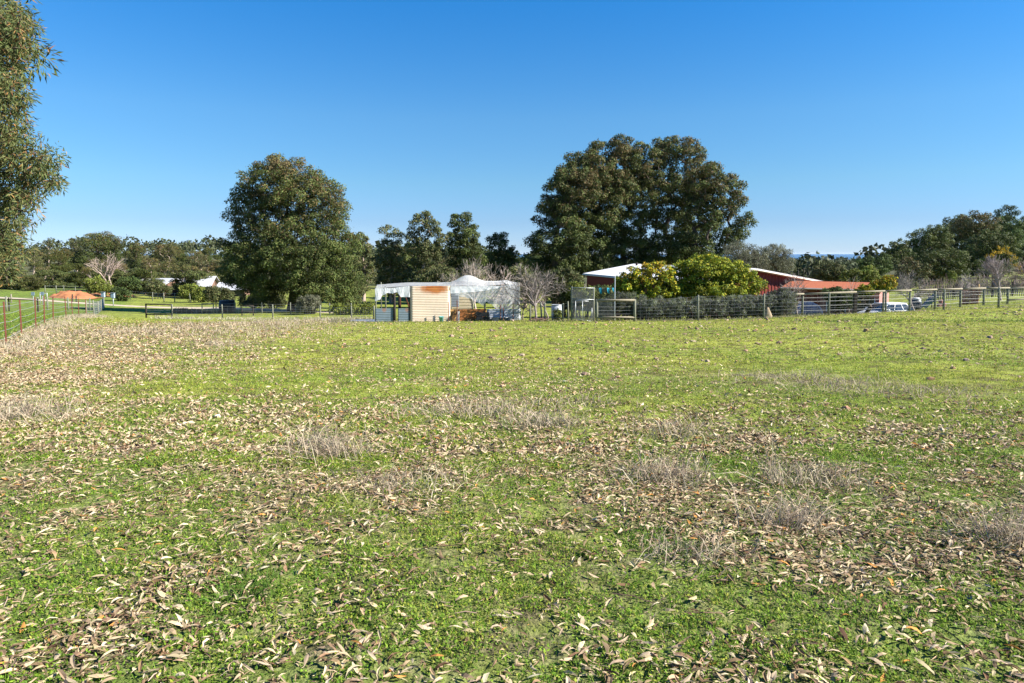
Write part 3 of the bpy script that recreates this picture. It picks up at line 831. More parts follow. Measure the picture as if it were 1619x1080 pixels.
# the tall clump right of centre, five trees
spec = [('leftmost tree of the tall clump, lowest on its outer side', 880, 84, [(905, 300, 44, 36), (880, 340, 34, 45), (865, 385, 32, 30), (900, 375, 38, 34), (845, 408, 16, 16), (880, 415, 34, 16)], 21),
        ('broad topped tree second from the left in the tall clump', 918, 88, [(930, 275, 48, 32), (960, 300, 42, 35), (905, 330, 40, 38), (940, 350, 42, 26), (930, 395, 44, 26), (935, 420, 40, 14)], 22),
        ('tallest tree of the clump behind the red shed', 985, 90, [(970, 240, 38, 26), (1005, 255, 34, 30), (985, 290, 48, 32), (1010, 310, 32, 34), (965, 345, 36, 24), (985, 385, 44, 26), (1025, 290, 22, 26), (1015, 345, 30, 22), (1000, 415, 40, 14)], 23),
        ('second tallest tree, right of the highest crown in the clump', 1060, 92, [(1070, 240, 42, 24), (1095, 262, 30, 28), (1045, 285, 34, 26), (1075, 305, 46, 24), (1060, 345, 38, 24), (1050, 395, 46, 22), (1040, 255, 18, 16), (1085, 370, 34, 18)], 24),
        ('rightmost tree of the tall clump, leaning towards the olives', 1100, 86, [(1120, 290, 38, 28), (1150, 310, 30, 30), (1165, 345, 22, 26), (1120, 335, 42, 30), (1150, 375, 28, 26), (1100, 395, 40, 24), (1165, 295, 12, 12)], 25)]
for label, px, d, lb, sd in spec:
    bs = gpt(px, d)
    tree('tall_eucalypt', label, 'tree', lobes_px(lb, d, bs), bs, 'dark', 1.12, 280, .24, .15, sd, tri=True, gaps=.10, tip='brown', trunk=.42, group='tall clump behind the red shed',
         top=(0, 0, 9.0))
# the dark eucalypts behind the tin enclosure
spec = [('narrow grey green eucalypt behind the right flank of the round tree', 574, 84, [(572, 386, 14, 22), (577, 420, 17, 40)], 'gum', 31),
        ('thin crowned eucalypt with pale stems left behind the enclosure', 618, 80, [(617, 376, 17, 17), (612, 402, 22, 28), (622, 436, 25, 36)], 'gum', 32),
        ('tall airy eucalypt with sky showing through its top', 668, 78, [(672, 352, 18, 15), (686, 376, 16, 22), (659, 385, 17, 28), (673, 410, 25, 34), (668, 450, 23, 26)], 'gum', 33),
        ('dense pointed dark green tree behind the cream tin sheet', 735, 80, [(728, 352, 20, 15), (733, 378, 26, 28), (738, 410, 28, 36), (735, 440, 30, 30)], 'dark', 34),
        ('low dark tree between the pointed one and the tall clump', 795, 86, [(788, 381, 17, 14), (792, 402, 24, 22), (802, 430, 28, 30)], 'dark', 35),
        ('tall slender eucalypt filling the gap left of the airy one', 645, 92, [(645, 400, 12, 20), (645, 436, 18, 30)], 'dark', 36),
        ('grey brown scrubby tree low behind the enclosure netting', 700, 70, [(700, 445, 34, 22), (745, 452, 26, 18)], 'gum', 37),
        ('low olive green scrub tree at the foot of the dark trees', 830, 72, [(820, 440, 20, 20), (835, 455, 22, 16)], 'gum', 38)]
for label, px, d, lb, pal, sd in spec:
    bs = gpt(px, d)
    tree('eucalypt', label, 'tree', lobes_px(lb, d, bs), bs, pal, .74, 140, .22, .13, sd, tri=True, trunk=.2, bark='pale_bark' if pal == 'gum' else 'bark',
         group='dark trees behind the enclosure', gaps=.06 if pal == 'gum' else .0, droop=.3)
# olives
for label, px, d, lb, sd in (('large silvery olive tree right of the tall clump', 1175, 70, [(1165, 400, 20, 18), (1190, 412, 24, 22), (1155, 420, 18, 16)], 41),
                             ('smaller silvery olive tree above the red shed roof', 1228, 72, [(1225, 405, 24, 18), (1240, 420, 16, 16), (1210, 420, 18, 14)], 42)):
    bs = gpt(px, d)
    tree('olive_tree', label, 'tree', lobes_px(lb, d, bs), bs, 'olive', .5, 90, .18, .055, sd, trunk=.16, group='olive trees', droop=-.4, flat=.9)
# the yellowing garden trees by the wire fence
bs = gpt(1110, 42)
tree('loquat_tree', 'broad yellow green leafy tree rising over the lavender hedge', 'tree',
     lobes_px([(1115, 432, 45, 28), (1150, 437, 40, 24), (1085, 440, 30, 26), (1125, 460, 58, 18), (1185, 452, 25, 18), (1070, 460, 26, 18)], 42, bs), bs,
     'loquat', .34, 90, .14, .075, 51, tip='lemon', trunk=.16, droop=.2)
bs = gpt(1010, 41)
tree('mulberry_tree', 'looser tree with golden yellow leaves left of the broad one', 'tree',
     lobes_px([(1015, 440, 28, 22), (1040, 434, 24, 20), (995, 450, 22, 18), (1045, 456, 26, 16), (1010, 464, 26, 12)], 41, bs), bs,
     'lemon', .32, 85, .14, .085, 52, tip='gold', trunk=.12, gaps=.2)
# trees on the right
spec = [('golden leaved vine over the brick wall', 1372, 45.5, [(1368, 460, 16, 9), (1395, 452, 18, 10), (1405, 445, 12, 10), (1350, 475, 8, 8)], 'lemon', 61, .2, 'gold', 46),
        ('bright green bushy tree behind the tiled roof', 1358, 64, [(1350, 438, 18, 12), (1372, 434, 16, 12)], 'lime', 62, .4, None, 60),
        ('green garden tree behind the low roof, left of the bright one', 1310, 66, [(1312, 430, 22, 16), (1298, 437, 16, 10)], 'gum', 63, .45, None, 90),
        ('dark green tree right of the sea strip', 1382, 80, [(1372, 420, 14, 12), (1395, 418, 14, 14), (1380, 430, 20, 10)], 'shrub', 64, .5, None, 90),
        ('dark clipped shrub under the tiled eave', 1325, 48, [(1322, 466, 22, 12), (1335, 475, 16, 14)], 'shrub', 65, .26, None, 60)]
for label, px, d, lb, pal, sd, sp, tip, per in spec:
    bs = gpt(px, d)
    tree('garden_tree', label, 'tree', lobes_px(lb, d, bs), bs, pal, sp, per, .2 if d > 55 else .12, .1 if d > 55 else .07, sd, trunk=.12, group='trees about the house', tip=tip)
spec = [(1440, 430, 24, 20, 'gum', 'brownish eucalypt, first of the right hand grove'), (1475, 425, 28, 22, 'gum', 'low brown topped eucalypt second from the left in the right hand grove'),
        (1425, 400, 16, 22, 'dark', 'thin dark eucalypt standing behind the brownish one at the left end of the grove'), (1470, 385, 34, 28, 'dark', 'dense dark eucalypt in the left half of the right hand grove'),
        (1515, 375, 36, 34, 'dark', 'broad dark eucalypt in the middle of the right hand grove'), (1540, 358, 34, 20, 'gum', 'tallest brown topped eucalypt of the right hand grove'),
        (1560, 400, 40, 36, 'dark', 'very dark full tree behind the leafless yellow tipped one'), (1595, 370, 30, 28, 'shrub', 'green topped tree near the right edge of the grove'),
        (1630, 380, 30, 40, 'dark', 'tree of the grove cut by the right edge'), (1500, 415, 34, 20, 'dark', 'lower dark tree in front of the broad one in the grove')]
for i, (px, py, rx, rz, pal, label) in enumerate(spec):
    d = 100 + (i*37 % 30) + (18 if py < 390 else 0); bs = gpt(px, d)
    rr = np.random.default_rng(700+i)
    lb = [(px, py, rx, rz)] + [(px + rr.normal(0, rx*.55), py + rr.normal(0, rz*.5) + 6, rx*.55, rz*.55, rr.normal(0, 2)) for _ in range(4)] + [(px, (py + 440)/2, rx*.7, (440-py)*.3)]
    tree('grove_tree', label, 'tree', lobes_px(lb, d, bs), bs, pal, 1.1, 130, .28, .17, 70+i, tri=True, trunk=.26, group='right hand grove', tip='brown' if pal == 'gum' else None, gaps=.08)

# the wooded rise at the left: a few kinds of eucalypt, each standing tree its own copy
def proto(seed, h, wr, pal, spacing, per, tip=None, bark='pale_bark', gaps=.1, low=.3):
    r = np.random.default_rng(seed)
    lb = []
    for k in range(6):
        a = r.random()*6.28; q = r.random()**.6*wr*.55; z = h*(low + (.86-low)*r.random())
        lb.append((math.cos(a)*q, math.sin(a)*q, z, wr*(.36+.2*r.random()), wr*(.36+.2*r.random()), h*(.11 + .08*r.random())))
    lb.append((0, 0, h*.85, wr*.45, wr*.45, h*.15))
    t = tree('hill_tree', 'x', 'tree', lb, (0, 0, 0), pal, spacing, per, 
             .30, .14, seed, tip=tip, bark=bark, gaps=gaps, trunk=.24)
    return t
protos = {'gum': proto(801, 11, 4.2, 'gum', 1.0, 100, 'brown', gaps=.2), 'tall': proto(802, 14, 4.0, 'gum', 1.0, 100, None, gaps=.25, low=.4),
          'round': proto(803, 9, 4.6, 'dark', .95, 110, None, 'bark', .05, .25), 'scrub': proto(804, 6, 3.6, 'gum', .8, 100, None, 'bark', .1, .2),
          'dark': proto(805, 12, 5, 'dark', 1.1, 120, 'brown', 'bark', .05)}
used = set()
def plant(kind, px, depth, top_py, label, group, tint=(1, 1, 1), wide=1.0, rz=None):
    p = protos[kind]
    o = p if kind not in used else copy_tree(p)
    used.add(kind)
    bs = gpt(px, depth); h0 = {'gum': 11.4, 'tall': 14.3, 'round': 9.3, 'scrub': 6.2, 'dark': 12.6}[kind]
    h = at(px, top_py, depth)[2] - bs[2]; s = h/h0
    o.location = bs; o.rotation_euler = (0, 0, random.random()*6.28 if rz is None else rz); o.scale = (s*wide, s*wide, s)
    tag(o, label, 'tree', group)
    for ch in o.children: ch.color = (*tint, 1)
    return o
GL = 'trees on the wooded rise at the left'
HERO = [('dark', 152, 165, 366, 'highest dark crown on the wooded rise, above the bare pale limbs', (1, 1, 1), 1.5), ('tall', 78, 170, 375, 'slim eucalypt standing up from the skyline at far left', (1, 1, 1), .9),
        ('tall', 122, 175, 376, 'airy eucalypt on the skyline just left of the highest dark crown', (1, 1, 1), 1.0), ('dark', 183, 168, 378, 'dark pointed crown right of the highest one on the rise', (.95, 1, 1), .7),
        ('round', 97, 118, 425, 'low round dark green tree at the end of the green paddock', (.85, 1.1, .9), 1.4), ('gum', 240, 112, 405, 'grey green eucalypt left of the white gabled house', (1.1, 1.05, .95), 1.0),
        ('tall', 268, 125, 382, 'tall straggly eucalypt behind the long low roof', (1.1, 1, .9), .8), ('gum', 318, 120, 400, 'spreading eucalypt over the white gabled house', (.9, .95, .9), 1.1),
        ('gum', 345, 118, 408, 'eucalypt half hidden by the left flank of the round tree', (.9, .9, .9), 1.0), ('scrub', 60, 122, 432, 'greyish scrub tree behind the green paddock', (1.2, 1.15, 1.1), 1.5),
        ('scrub', 20, 118, 440, 'bushy tree behind the green paddock at the left edge', (1.25, 1.0, .6), 1.4), ('dark', 215, 150, 385, 'dark eucalypt behind the pale limbed tree', (1, 1, 1), .8)]
for k, px, d, top, label, tint, wide in HERO: plant(k, px, d, top, label, GL, tint, wide)
rr = np.random.default_rng(909)
for i in range(44):
    px = -60 + i*10.2 + rr.normal(0, 5); d = 125 + rr.random()*95; k = ['gum', 'tall', 'round', 'dark', 'gum', 'scrub'][int(rr.integers(6))]
    top = {'gum': 398, 'tall': 388, 'round': 408, 'dark': 392, 'scrub': 420}[k] + rr.normal(0, 6) - (6 if px > 200 else 0)
    t = .85 + .4*rr.random()
    plant(k, px, d, top, 'dull green eucalypt among the trees massed on the rise at the left', GL + ', unnumbered', (t*(.92 + .16*rr.random()), t, t*.9), 1.0 + .3*rr.random())
for i in range(30):
    px = -50 + i*13.5 + rr.normal(0, 4); d = 104 + rr.random()*14; k = ['scrub', 'round', 'scrub', 'gum'][int(rr.integers(4))]; t = .85 + .35*rr.random()
    if 60 < px < 140: d += 6
    plant(k, px, d, 426 + rr.normal(0, 6) - (8 if k == 'gum' else 0), 'low bushy tree along the foot of the wooded rise at the left', GL + ', lower edge', (t*(.9 + .2*rr.random()), t, t*.85), 1.5)
# trees beyond the enclosure and the house, filling the middle distance
rr = np.random.default_rng(910)
for i in range(16):
    px = 560 + i*21 + rr.normal(0, 6); d = 100 + rr.random()*45; k = ['gum', 'dark', 'round'][int(rr.integers(3))]
    plant(k, px, d, 408 + rr.normal(0, 7), 'distant dull tree glimpsed between the dark trunks', 'trees beyond the dark trees', (.9, .95, .9), 1.2)

# the far woods down to the sea: nobody could count those
def far_wood():
    rr = np.random.default_rng(33); mb = MB(); v1, f1 = ico()[2:]
    n = 1500
    y = 150*(2600/150)**(rr.random(n)**.85); u = -.75 + 1.7*rr.random(n); x = u*y
    u2 = (x/y*F + W0/2)
    ok = ((u2 > 520) & (u2 < 1480)) | (y > 330); x, y = x[ok], y[ok]
    z = zg(x, y)
    for a, b_, c_ in zip(x, y, z):
        h = 7 + 5*rr.random(); n2 = 90 if b_ < 420 else 44 if b_ < 900 else 18
        d = unit(rr.normal(size=(n2, 3))); d[:, 2] = np.abs(d[:, 2])*1.1 - .25
        w = h*(.38 + .25*rr.random())*(1 + b_/2500)
        cen = np.array([a, b_, c_ + h*.58]) + d*np.array([w, w, h*.42])*(.55 + .45*rr.random((n2, 1)))
        s = w*(.55 + .35*rr.random(n2))*(.34 if b_ < 420 else .48 if b_ < 900 else .8); col = pick(rr, n2, [(.055, .07, .03), (.075, .085, .04), (.05, .06, .03)], .3)*(.8 + .5*rr.random())
        nr = unit(d + rr.normal(size=(n2, 3))*.5); t = cr(nr, rr.normal(size=(n2, 3)))
        kites(mb, cen, t, nr, s, s*.8, col, -.1)
    o = mb.build('far_woodland', M['leaf']); return tag(o, 'distant blue green woodland falling away to the sea', 'woodland', kind='stuff')
far_wood()

# ------------------------------------------------------------------ shrubs and hedges
def shrub(name, label, cat, px, d, lb, pal, spacing, per, ln, wd, seed, group=None, droop=-.5, tip=None):
    bs = gpt(px, d); r = np.random.default_rng(seed)
    lobes = lobes_px(lb, d, bs, .9); L = shell_lumps(lobes, spacing, r)
    root = thing(name, bs, label, cat, group)
    mb = MB()
    for q in L[r.random(len(L)) < .5]:
        a = np.array([r.normal(0, .12), r.normal(0, .12), -.05]) + np.array([q[0]*.5, q[1]*.5, 0]); mb.tube([a, (a + q[:3])/2 + r.normal(0, .05, 3), q[:3]], [.025, .016, .008], 4, cap=False)
    mb.build('stem', M['bark'], root)
    mb = MB(); crown_mesh(mb, L, per, ln, wd*(1.3 if 'lavender' in name else 1), pal, r, tip, (.2, 1.5), droop, .9, tri='lavender' in name)
    tag(mb.build('foliage', M['leaf'], root), kind='stuff')
    return root
shrub('round_shrub', 'round pale green shrub at the foot of the big round tree', 'shrub', 487, 57, [(487, 482, 19, 14)], 'olive', .3, 110, .16, .05, 91)
shrub('yellow_bush', 'wide yellow green bush in front of the white gabled house', 'shrub', 308, 88, [(300, 462, 18, 11), (320, 466, 18, 10)], 'lime', .55, 100, .24, .12, 92)
shrub('broad_bush', 'grey green bush beside the yellow green one, left of the round tree', 'shrub', 345, 80, [(342, 466, 18, 12), (360, 468, 12, 10)], 'gum', .5, 100, .22, .11, 93)
shrub('dark_round_bush', 'dark domed bush beside the two grey boxes on posts', 'shrub', 190, 86, [(190, 466, 14, 10)], 'shrub', .5, 100, .22, .10, 94)
shrub('yellow_small_tree', 'small yellow tinged tree beside the orange earth heap', 'tree', 152, 92, [(150, 450, 14, 10), (165, 455, 12, 10), (142, 455, 8, 7)], 'lime', .5, 90, .22, .11, 95)
shrub('house_shrub', 'rounded dark green shrub left of the long low roof', 'shrub', 202, 100, [(200, 448, 12, 9), (212, 450, 9, 8)], 'shrub', .6, 100, .26, .13, 96)
shrub('brown_shrub', 'brownish shrub in front of the long low roof', 'shrub', 248, 98, [(245, 456, 16, 9), (264, 460, 7, 7)], 'gum', .5, 90, .24, .12, 97)
shrub('low_shrubbery', 'low olive shrubs under the left side of the round tree', 'shrub', 425, 66, [(405, 478, 18, 9), (435, 478, 18, 9), (385, 475, 8, 9)], 'gum', .4, 90, .18, .09, 98)
shrub('green_weeds', 'green weedy growth between the round tree and the enclosure', 'shrub', 560, 56, [(535, 490, 14, 8), (560, 490, 16, 7), (582, 488, 10, 8)], 'lime', .3, 80, .14, .07, 99)
shrub('pale_scrub', 'brown green tree foot at the right flank of the round tree', 'shrub', 555, 68, [(560, 462, 16, 22), (545, 475, 12, 12)], 'gum', .45, 90, .2, .1, 100)
for i, (px, label) in enumerate(((1030, 'leftmost grey green lavender bush behind the post and rail panel'), (1065, 'second lavender bush of the hedge'), (1100, 'third lavender bush of the hedge, right behind a fence post'),
                                 (1135, 'fourth lavender bush of the hedge'), (1170, 'fifth lavender bush of the hedge'), (1205, 'sixth lavender bush of the hedge, beside the cream sack'),
                                 (1235, 'tallest lavender bush with violet flower spikes at the right end of the hedge'))):
    top = 469 if i < 4 else 465 if i < 6 else 457
    shrub('lavender_bush', label, 'shrub', px, 38.2, [(px, (top+500)/2 + 4, 23, (500-top)/2), (px + 8, top + 12, 14, 10), (px - 12, top + 14, 12, 9)], 'lavender', .2, 75, .11, .022, 110+i, 'lavender hedge along the wire fence', droop=-1.2)
shrub('grey_shrub', 'grey green shrub behind the left half of the post and rail panel', 'shrub', 965, 38.6, [(960, 488, 16, 16), (978, 480, 14, 16)], 'lavender', .2, 75, .11, .024, 118, droop=-1)
shrub('grey_shrub', 'grey green shrub behind the right half of the post and rail panel', 'shrub', 998, 38.8, [(995, 482, 16, 20), (1012, 485, 14, 18)], 'lavender', .2, 75, .11, .024, 119, droop=-1)
shrub('drum_bush', 'small green bush growing round the grey drum', 'shrub', 882, 37.6, [(882, 497, 7, 8), (884, 503, 6, 5)], 'lime', .12, 60, .07, .035, 120)
shrub('garden_bush', 'dark leafy bush behind the bare fruit tree', 'shrub', 895, 44, [(885, 440, 20, 16), (905, 450, 16, 18), (870, 455, 14, 18), (900, 475, 22, 14)], 'gum', .32, 90, .16, .08, 121)
shrub('garden_bush', 'green leafy bush behind the mesh gate', 'shrub', 925, 43, [(910, 462, 16, 12), (935, 470, 18, 14), (958, 468, 14, 10)], 'lime', .28, 80, .13, .07, 122)
shrub('dark_garden_bush', 'dark bush below the left wall of the red shed', 'shrub', 968, 45, [(950, 468, 22, 13), (985, 464, 22, 15), (965, 482, 30, 14)], 'shrub', .34, 90, .15, .08, 124)
shrub('topiary_bush', 'small pointed yellow green bush in the field before the grove', 'shrub', 1504, 84, [(1504, 440, 6, 7), (1504, 434, 4, 5)], 'lime', .4, 90, .2, .1, 123)

# ------------------------------------------------------------------ bare trees
def bare_tree(name, label, px, d, top_py, seed, col, spread=.55, n0=4, r0=.07, depth=5, tw=1.0, lean=0.0, group='leafless trees', bark='twig'):
    r = np.random.default_rng(seed); bs = gpt(px, d); H = at(px, top_py, d)[2] - bs[2]
    root = thing(name, bs, label, 'tree', group); mt, mc = MB(), MB(); S0, S1 = [], []
    def grow(p, dr, L, rad, lev):
        q = p.copy(); dd = dr.copy(); pts = [p]; k = 3
        for i in range(k):
            dd = unit(dd + r.normal(0, .16, 3) + np.array([0, 0, .05])); q = q + dd*L/k; pts.append(q.copy())
        c = np.array(col)*(.75 + .5*r.random())
        rr_ = np.linspace(rad, rad*.62, k+1)
        for i in range(k): (S0 if lev < 2 else S1).append((pts[i], pts[i+1], rr_[i], rr_[i+1], c))
        if lev >= depth: return
        m = n0 if lev == 0 else int(r.integers(2, 5))
        for i in range(m):
            t = pts[-1] if (i < 2 or lev == 0) else pts[int(r.integers(1, 4))]
            a = r.random()*6.28 if lev else (i + r.random()*.5)*6.28/m
            perp = unit(cr(dd, np.array([math.cos(a), math.sin(a), .3])))
            grow(t, unit(dd + perp*spread*(.6 + .8*r.random())), L*(.70 + .22*r.random()), rad*(.62 if lev else .7), lev+1)
    grow(np.array([0, 0, -.1]), unit(np.array([lean, 0, 1.0])), H*.25, r0, 0)
    for mbx, S, sd in ((mt, S0, 6), (mc, S1, 3)):
        frusta(mbx, [q[0] for q in S], [q[1] for q in S], np.array([q[2] for q in S]), np.array([q[3] for q in S]), sd, np.array([q[4] for q in S]))
    mt.build('trunk', M[bark], root, True); tag(mc.build('twigs', M['twig'], root), kind='stuff')
    return root
GREY = (.20, .17, .15); PALE = (.34, .28, .235); RED = (.26, .15, .13)
bare_tree('bare_fruit_tree', 'big grey leafless fruit tree right of the netted enclosure', 848, 37.5, 398, 131, GREY, .75, 5, .085, 5)
bare_tree('bare_fruit_tree', 'leafless tree close against the end post of the netting', 826, 38.6, 425, 132, (.24, .19, .17), .7, 4, .05, 5)
bare_tree('bare_fruit_tree', 'slim leafless tree between the enclosure and the mesh gate', 868, 40, 410, 133, GREY, .6, 5, .06, 5)
bare_tree('bare_fruit_tree', 'reddish twiggy tree growing inside the netting', 795, 40.5, 446, 134, (.30, .20, .19), .8, 5, .05, 5)
bare_tree('pale_bare_tree', 'tall pale leafless tree behind the peak of the netting', 752, 50, 398, 135, PALE, .42, 6, .10, 5)
bare_tree('pale_bare_tree', 'pale leafless shrub left of the netting peak', 722, 52, 415, 136, PALE, .5, 5, .09, 5)
bare_tree('pale_bare_tree', 'pale leafless shrub above the right end of the netting', 786, 52, 410, 137, (.42, .34, .29), .5, 5, .09, 5)
bare_tree('bare_garden_tree', 'leafless upright stems in front of the red shed wall', 932, 46, 420, 138, (.26, .215, .20), .22, 12, .05, 3)
bare_tree('bare_garden_tree', 'leafless tree before the right end of the red shed', 1262, 42.5, 420, 139, (.26, .215, .20), .62, 5, .06, 5)
bare_tree('bare_garden_tree', 'thin leafless branches above the tiled roof', 1345, 48, 425, 140, PALE, .55, 5, .04, 4)
bare_tree('bare_garden_tree', 'leafless tree over the parked white car', 1448, 47, 428, 141, (.27, .24, .22), .6, 4, .06, 6)
bare_tree('bare_garden_tree', 'leafless tree left of the brown trellis', 1526, 48, 425, 142, (.27, .24, .22), .55, 4, .06, 5)
bare_tree('bare_garden_tree', 'reddish leafless tree at the right edge', 1640, 48, 395, 144, (.22, .16, .14), .5, 6, .08, 5)
rt = bare_tree('bare_garden_tree', 'fan shaped leafless tree with a cap of yellow leaves', 1585, 52, 395, 143, (.30, .25, .24), .36, 9, .09, 5)
r = np.random.default_rng(3); mb = MB(); bs = gpt(1585, 52)
L = [(*(at(px, py, 52 + r.normal(0, .4)) - bs), .13) for px, py in zip(np.interp(np.linspace(0, 1, 46), [0, .25, .45, .7, 1], [1565, 1580, 1590, 1603, 1616]) + r.normal(0, 2.5, 46),
     np.interp(np.linspace(0, 1, 46), [0, .25, .45, .7, 1], [402, 398, 396, 410, 432]) + r.normal(0, 3, 46))]
crown_mesh(mb, L, 14, .11, .065, 'gold', r); tag(mb.build('yellow_leaves', M['leaf'], rt), 'cap of yellow autumn leaves', kind='stuff')
bare_tree('pale_limbed_gum', 'gum tree with bare pale pink limbs below the wooded rise', 182, 96, 392, 145, (.30, .235, .195), .5, 3, .2, 5)

# ------------------------------------------------------------------ the gum at the left edge, its boughs hanging into view
def near_gum():
    r = np.random.default_rng(14); bs = gpt(-330, 12.6)
    root = thing('gum_tree', bs, 'tall gum with drooping narrow leaves at the left edge', 'tree')
    spec = [(-15, 30, 52, 60), (15, 62, 34, 45), (-30, 130, 60, 60), (5, 150, 30, 35), (35, 95, 18, 18), (-20, 215, 60, 50), (30, 245, 36, 28), (55, 270, 34, 34), (5, 290, 55, 40), (72, 262, 20, 26),
            (-5, 345, 50, 40), (38, 325, 26, 28), (10, 395, 28, 28), (-40, 380, 50, 50), (15, 420, 14, 14)]
    lobes = []
    for px, py, rx, rz in spec:
        d = 12 + r.normal(0, .35); p = at(px, py, d) - bs; k = pxm(d); lobes.append((p[0], p[1], p[2], rx*k, rx*k*1.2, rz*k))
    off = [(-330 + r.normal(0, 170), -150 + r.normal(0, 230), 130, 130) for _ in range(14)]
    for px, py, rx, rz in off:
        d = 12.6 + r.normal(0, 1.6); p = at(px, py, d) - bs; k = pxm(d); lobes.append((p[0], p[1], p[2], rx*k, rx*k, rz*k))
    Ln = shell_lumps(lobes[:len(spec)], .22, r, .3, 1.0, fill=.5); Lf = shell_lumps(lobes[len(spec):], .6, r, .3, 1.0, fill=.5)
    pts, par, rad = limbs((0, 0, -.2), (0.4, 0, 6.5), np.concatenate([Lf[:, :3], Ln[:, :3]]), .0085, r, .2, .2)
    mb = MB(); limb_mesh(mb, pts, par, rad); mb.build('trunk', M['bark'], root, True)
    mb = MB()
    for LL, per, ln, wd in ((Ln, 84, .11, .022), (Lf, 130, .2, .035)):
        idx = np.repeat(np.arange(len(LL)), per); n = len(idx)
        d = unit(r.normal(size=(n, 3))); c = LL[idx, :3] + d*(LL[idx, 3]*r.random(n)**.5)[:, None]*1.15
        t = unit(d*.8 + np.array([0, 0, -.55]) + r.normal(size=(n, 3))*.5)
        col = pick(r, n, [(.125, .15, .048), (.095, .125, .042), (.15, .165, .06), (.075, .105, .038), (.165, .155, .06)], .2)
        s = r.random(n) < .10; col[s] = pick(r, int(s.sum()), [(.30, .17, .06), (.34, .22, .09), (.24, .12, .06)])
        kites(mb, c, t, r.normal(size=(n, 3)), ln*(.6 + .7*r.random(n)), wd*(.7 + .6*r.random(n)), col, .10)
    tag(mb.build('crown', M['leaf'], root), kind='stuff')
near_gum()
# ------------------------------------------------------------------ fences
def part(name, mb, mat, root, smooth=False, label=None):
    o = np.array(root.location)
    mb.v = [v - o for v in mb.v]
    c = mb.build(name, mat, root, smooth)
    if label: c['label'] = label
    return c
def post_mb(p, h, r, sides=8, lean=(0, 0), sunk=.12):
    p = np.asarray(p, float); top = p + np.array([lean[0], lean[1], h])
    return MB().tube([p - np.array([0, 0, sunk]), p + (top-p)*.5, top, top + np.array([0, 0, .012])], [r, r*.98, r*.95, r*.75], sides)
def wire_mb(pts, r, sag=0.0):
    out = []
    for a, b in zip(pts[:-1], pts[1:]):
        for t in (0, .25, .5, .75): out.append(a + (b-a)*t - np.array([0, 0, sag*4*t*(1-t)]))
    out.append(pts[-1])
    return MB().tube(np.array(out), r, 4, cap=False)
def fence(name, label, pts, hts, heights, post_mat, r_post, wire_r, group=None, sides=8, stays=None, sag=.03, lean=.03, wmat='wire', seed=1):
    r = np.random.default_rng(seed)
    root = thing(name, pts[0], label, 'fence', group)
    tops = []
    for p, h in zip(pts, hts):
        ln = (r.normal(0, lean), r.normal(0, lean)); tops.append(np.array([ln[0], ln[1], h]))
        part('post', post_mb(p, h, r_post*(.9 + .2*r.random()), sides, ln), M[post_mat], root, sides > 5)
    for q in heights:
        part('wire', wire_mb([p + t*q + np.array([0, -r_post*.9, 0]) for p, t in zip(pts, tops)], wire_r, sag*r.random()), M[wmat], root)
    if stays:
        mb = MB()
        for a, b, ta, tb in zip(pts[:-1], pts[1:], tops[:-1], tops[1:]):
            n = max(int(np.linalg.norm(b-a)/stays), 1)
            for k in range(1, n):
                u = k/n; p = a + (b-a)*u; t = ta + (tb-ta)*u; o = np.array([0, -r_post*.9, 0])
                mb.tube([p + t*heights[0] + o, p + t*heights[-1] + o], wire_r*.8, 3, cap=False)
        if mb.n: part('mesh_stays', mb, M[wmat], root)['kind'] = 'stuff'
    return root
# left boundary, rusty pickets
fence('picket_fence', 'wire fence on rust red steel pickets running away at the left', FENCE_L[1:], [1.2, 1.2, 1.15, 1.2, 1.2, 1.15, 1.15, 1.12, 1.1, 1.1], (.12, .32, .52, .72, .9),
      'rust_picket', .03, .0055, None, 4, None, .05, .04, seed=4)
fence('mesh_fence', 'pale mesh fence continuing the rusty picket line to the track', [gpt(px, d) for px, d in ((134, 46.3), (146, 48), (153, 54), (158, 60), (163, 68))], [1.0, 1.05, 1.0, 1.0, 1.0],
      (.05, .2, .35, .5, .65, .8, .95), 'post', .05, .008, None, 8, .35, .01)
fence('far_picket_fence', 'low wire fence of slim posts crossing the green neighbouring paddock', [gpt(px, d) for px, d in ((-40, 49), (8, 50), (58, 51), (73, 57), (106, 58), (140, 60))], [1.1]*6, (.3, .6, .95),
      'post', .06, .006, None, 8, None, .02)
rl = thing('paddock_rail', gpt(-40, 47), 'dark horizontal rail fence beyond the rusty pickets', 'fence')
for a, b in ((-60, 12), (12, 58)):
    part('rail', MB().tube([gpt(a, 50.5, .9), gpt(b, 50.5, .88)], .035, 6), M['dark_post'], rl)
for a in (-60, 12, 58): part('post', post_mb(gpt(a, 50.55), 1.0, .05), M['dark_post'], rl)
# mid fence from the left gate to the enclosure
mid = [gpt(px, d) for px, d in ((270, 51), (350, 50.5), (430, 50), (505, 48.5), (555, 46), (590, 43))]
fence('wire_fence', 'thin wire fence on timber posts between the left gate frame and the enclosure', mid, [1.05, 1.05, 1.05, .95, .9, .9], (.1, .25, .4, .55, .7, .88), 'post', .055, .006, None, 8, .4, .01)
fence('back_wire_fence', 'second wire fence of slim posts below the big round tree', [gpt(px, d) for px, d in ((340, 60), (370, 59), (413, 58), (458, 58), (480, 57.5), (520, 57), (555, 56.5), (585, 56))], [.95]*8,
      (.2, .5, .85), 'post', .045, .006, None, 8, None, .02)
fence('track_fence', 'distant wire fence beyond the sandy track', [gpt(px, d) for px, d in ((70, 96), (88, 97), (100, 98), (118, 98), (205, 92), (240, 90), (258, 89), (275, 88), (300, 87))], [1.2]*9, (.3, .6, .95), 'post', .06, .008)
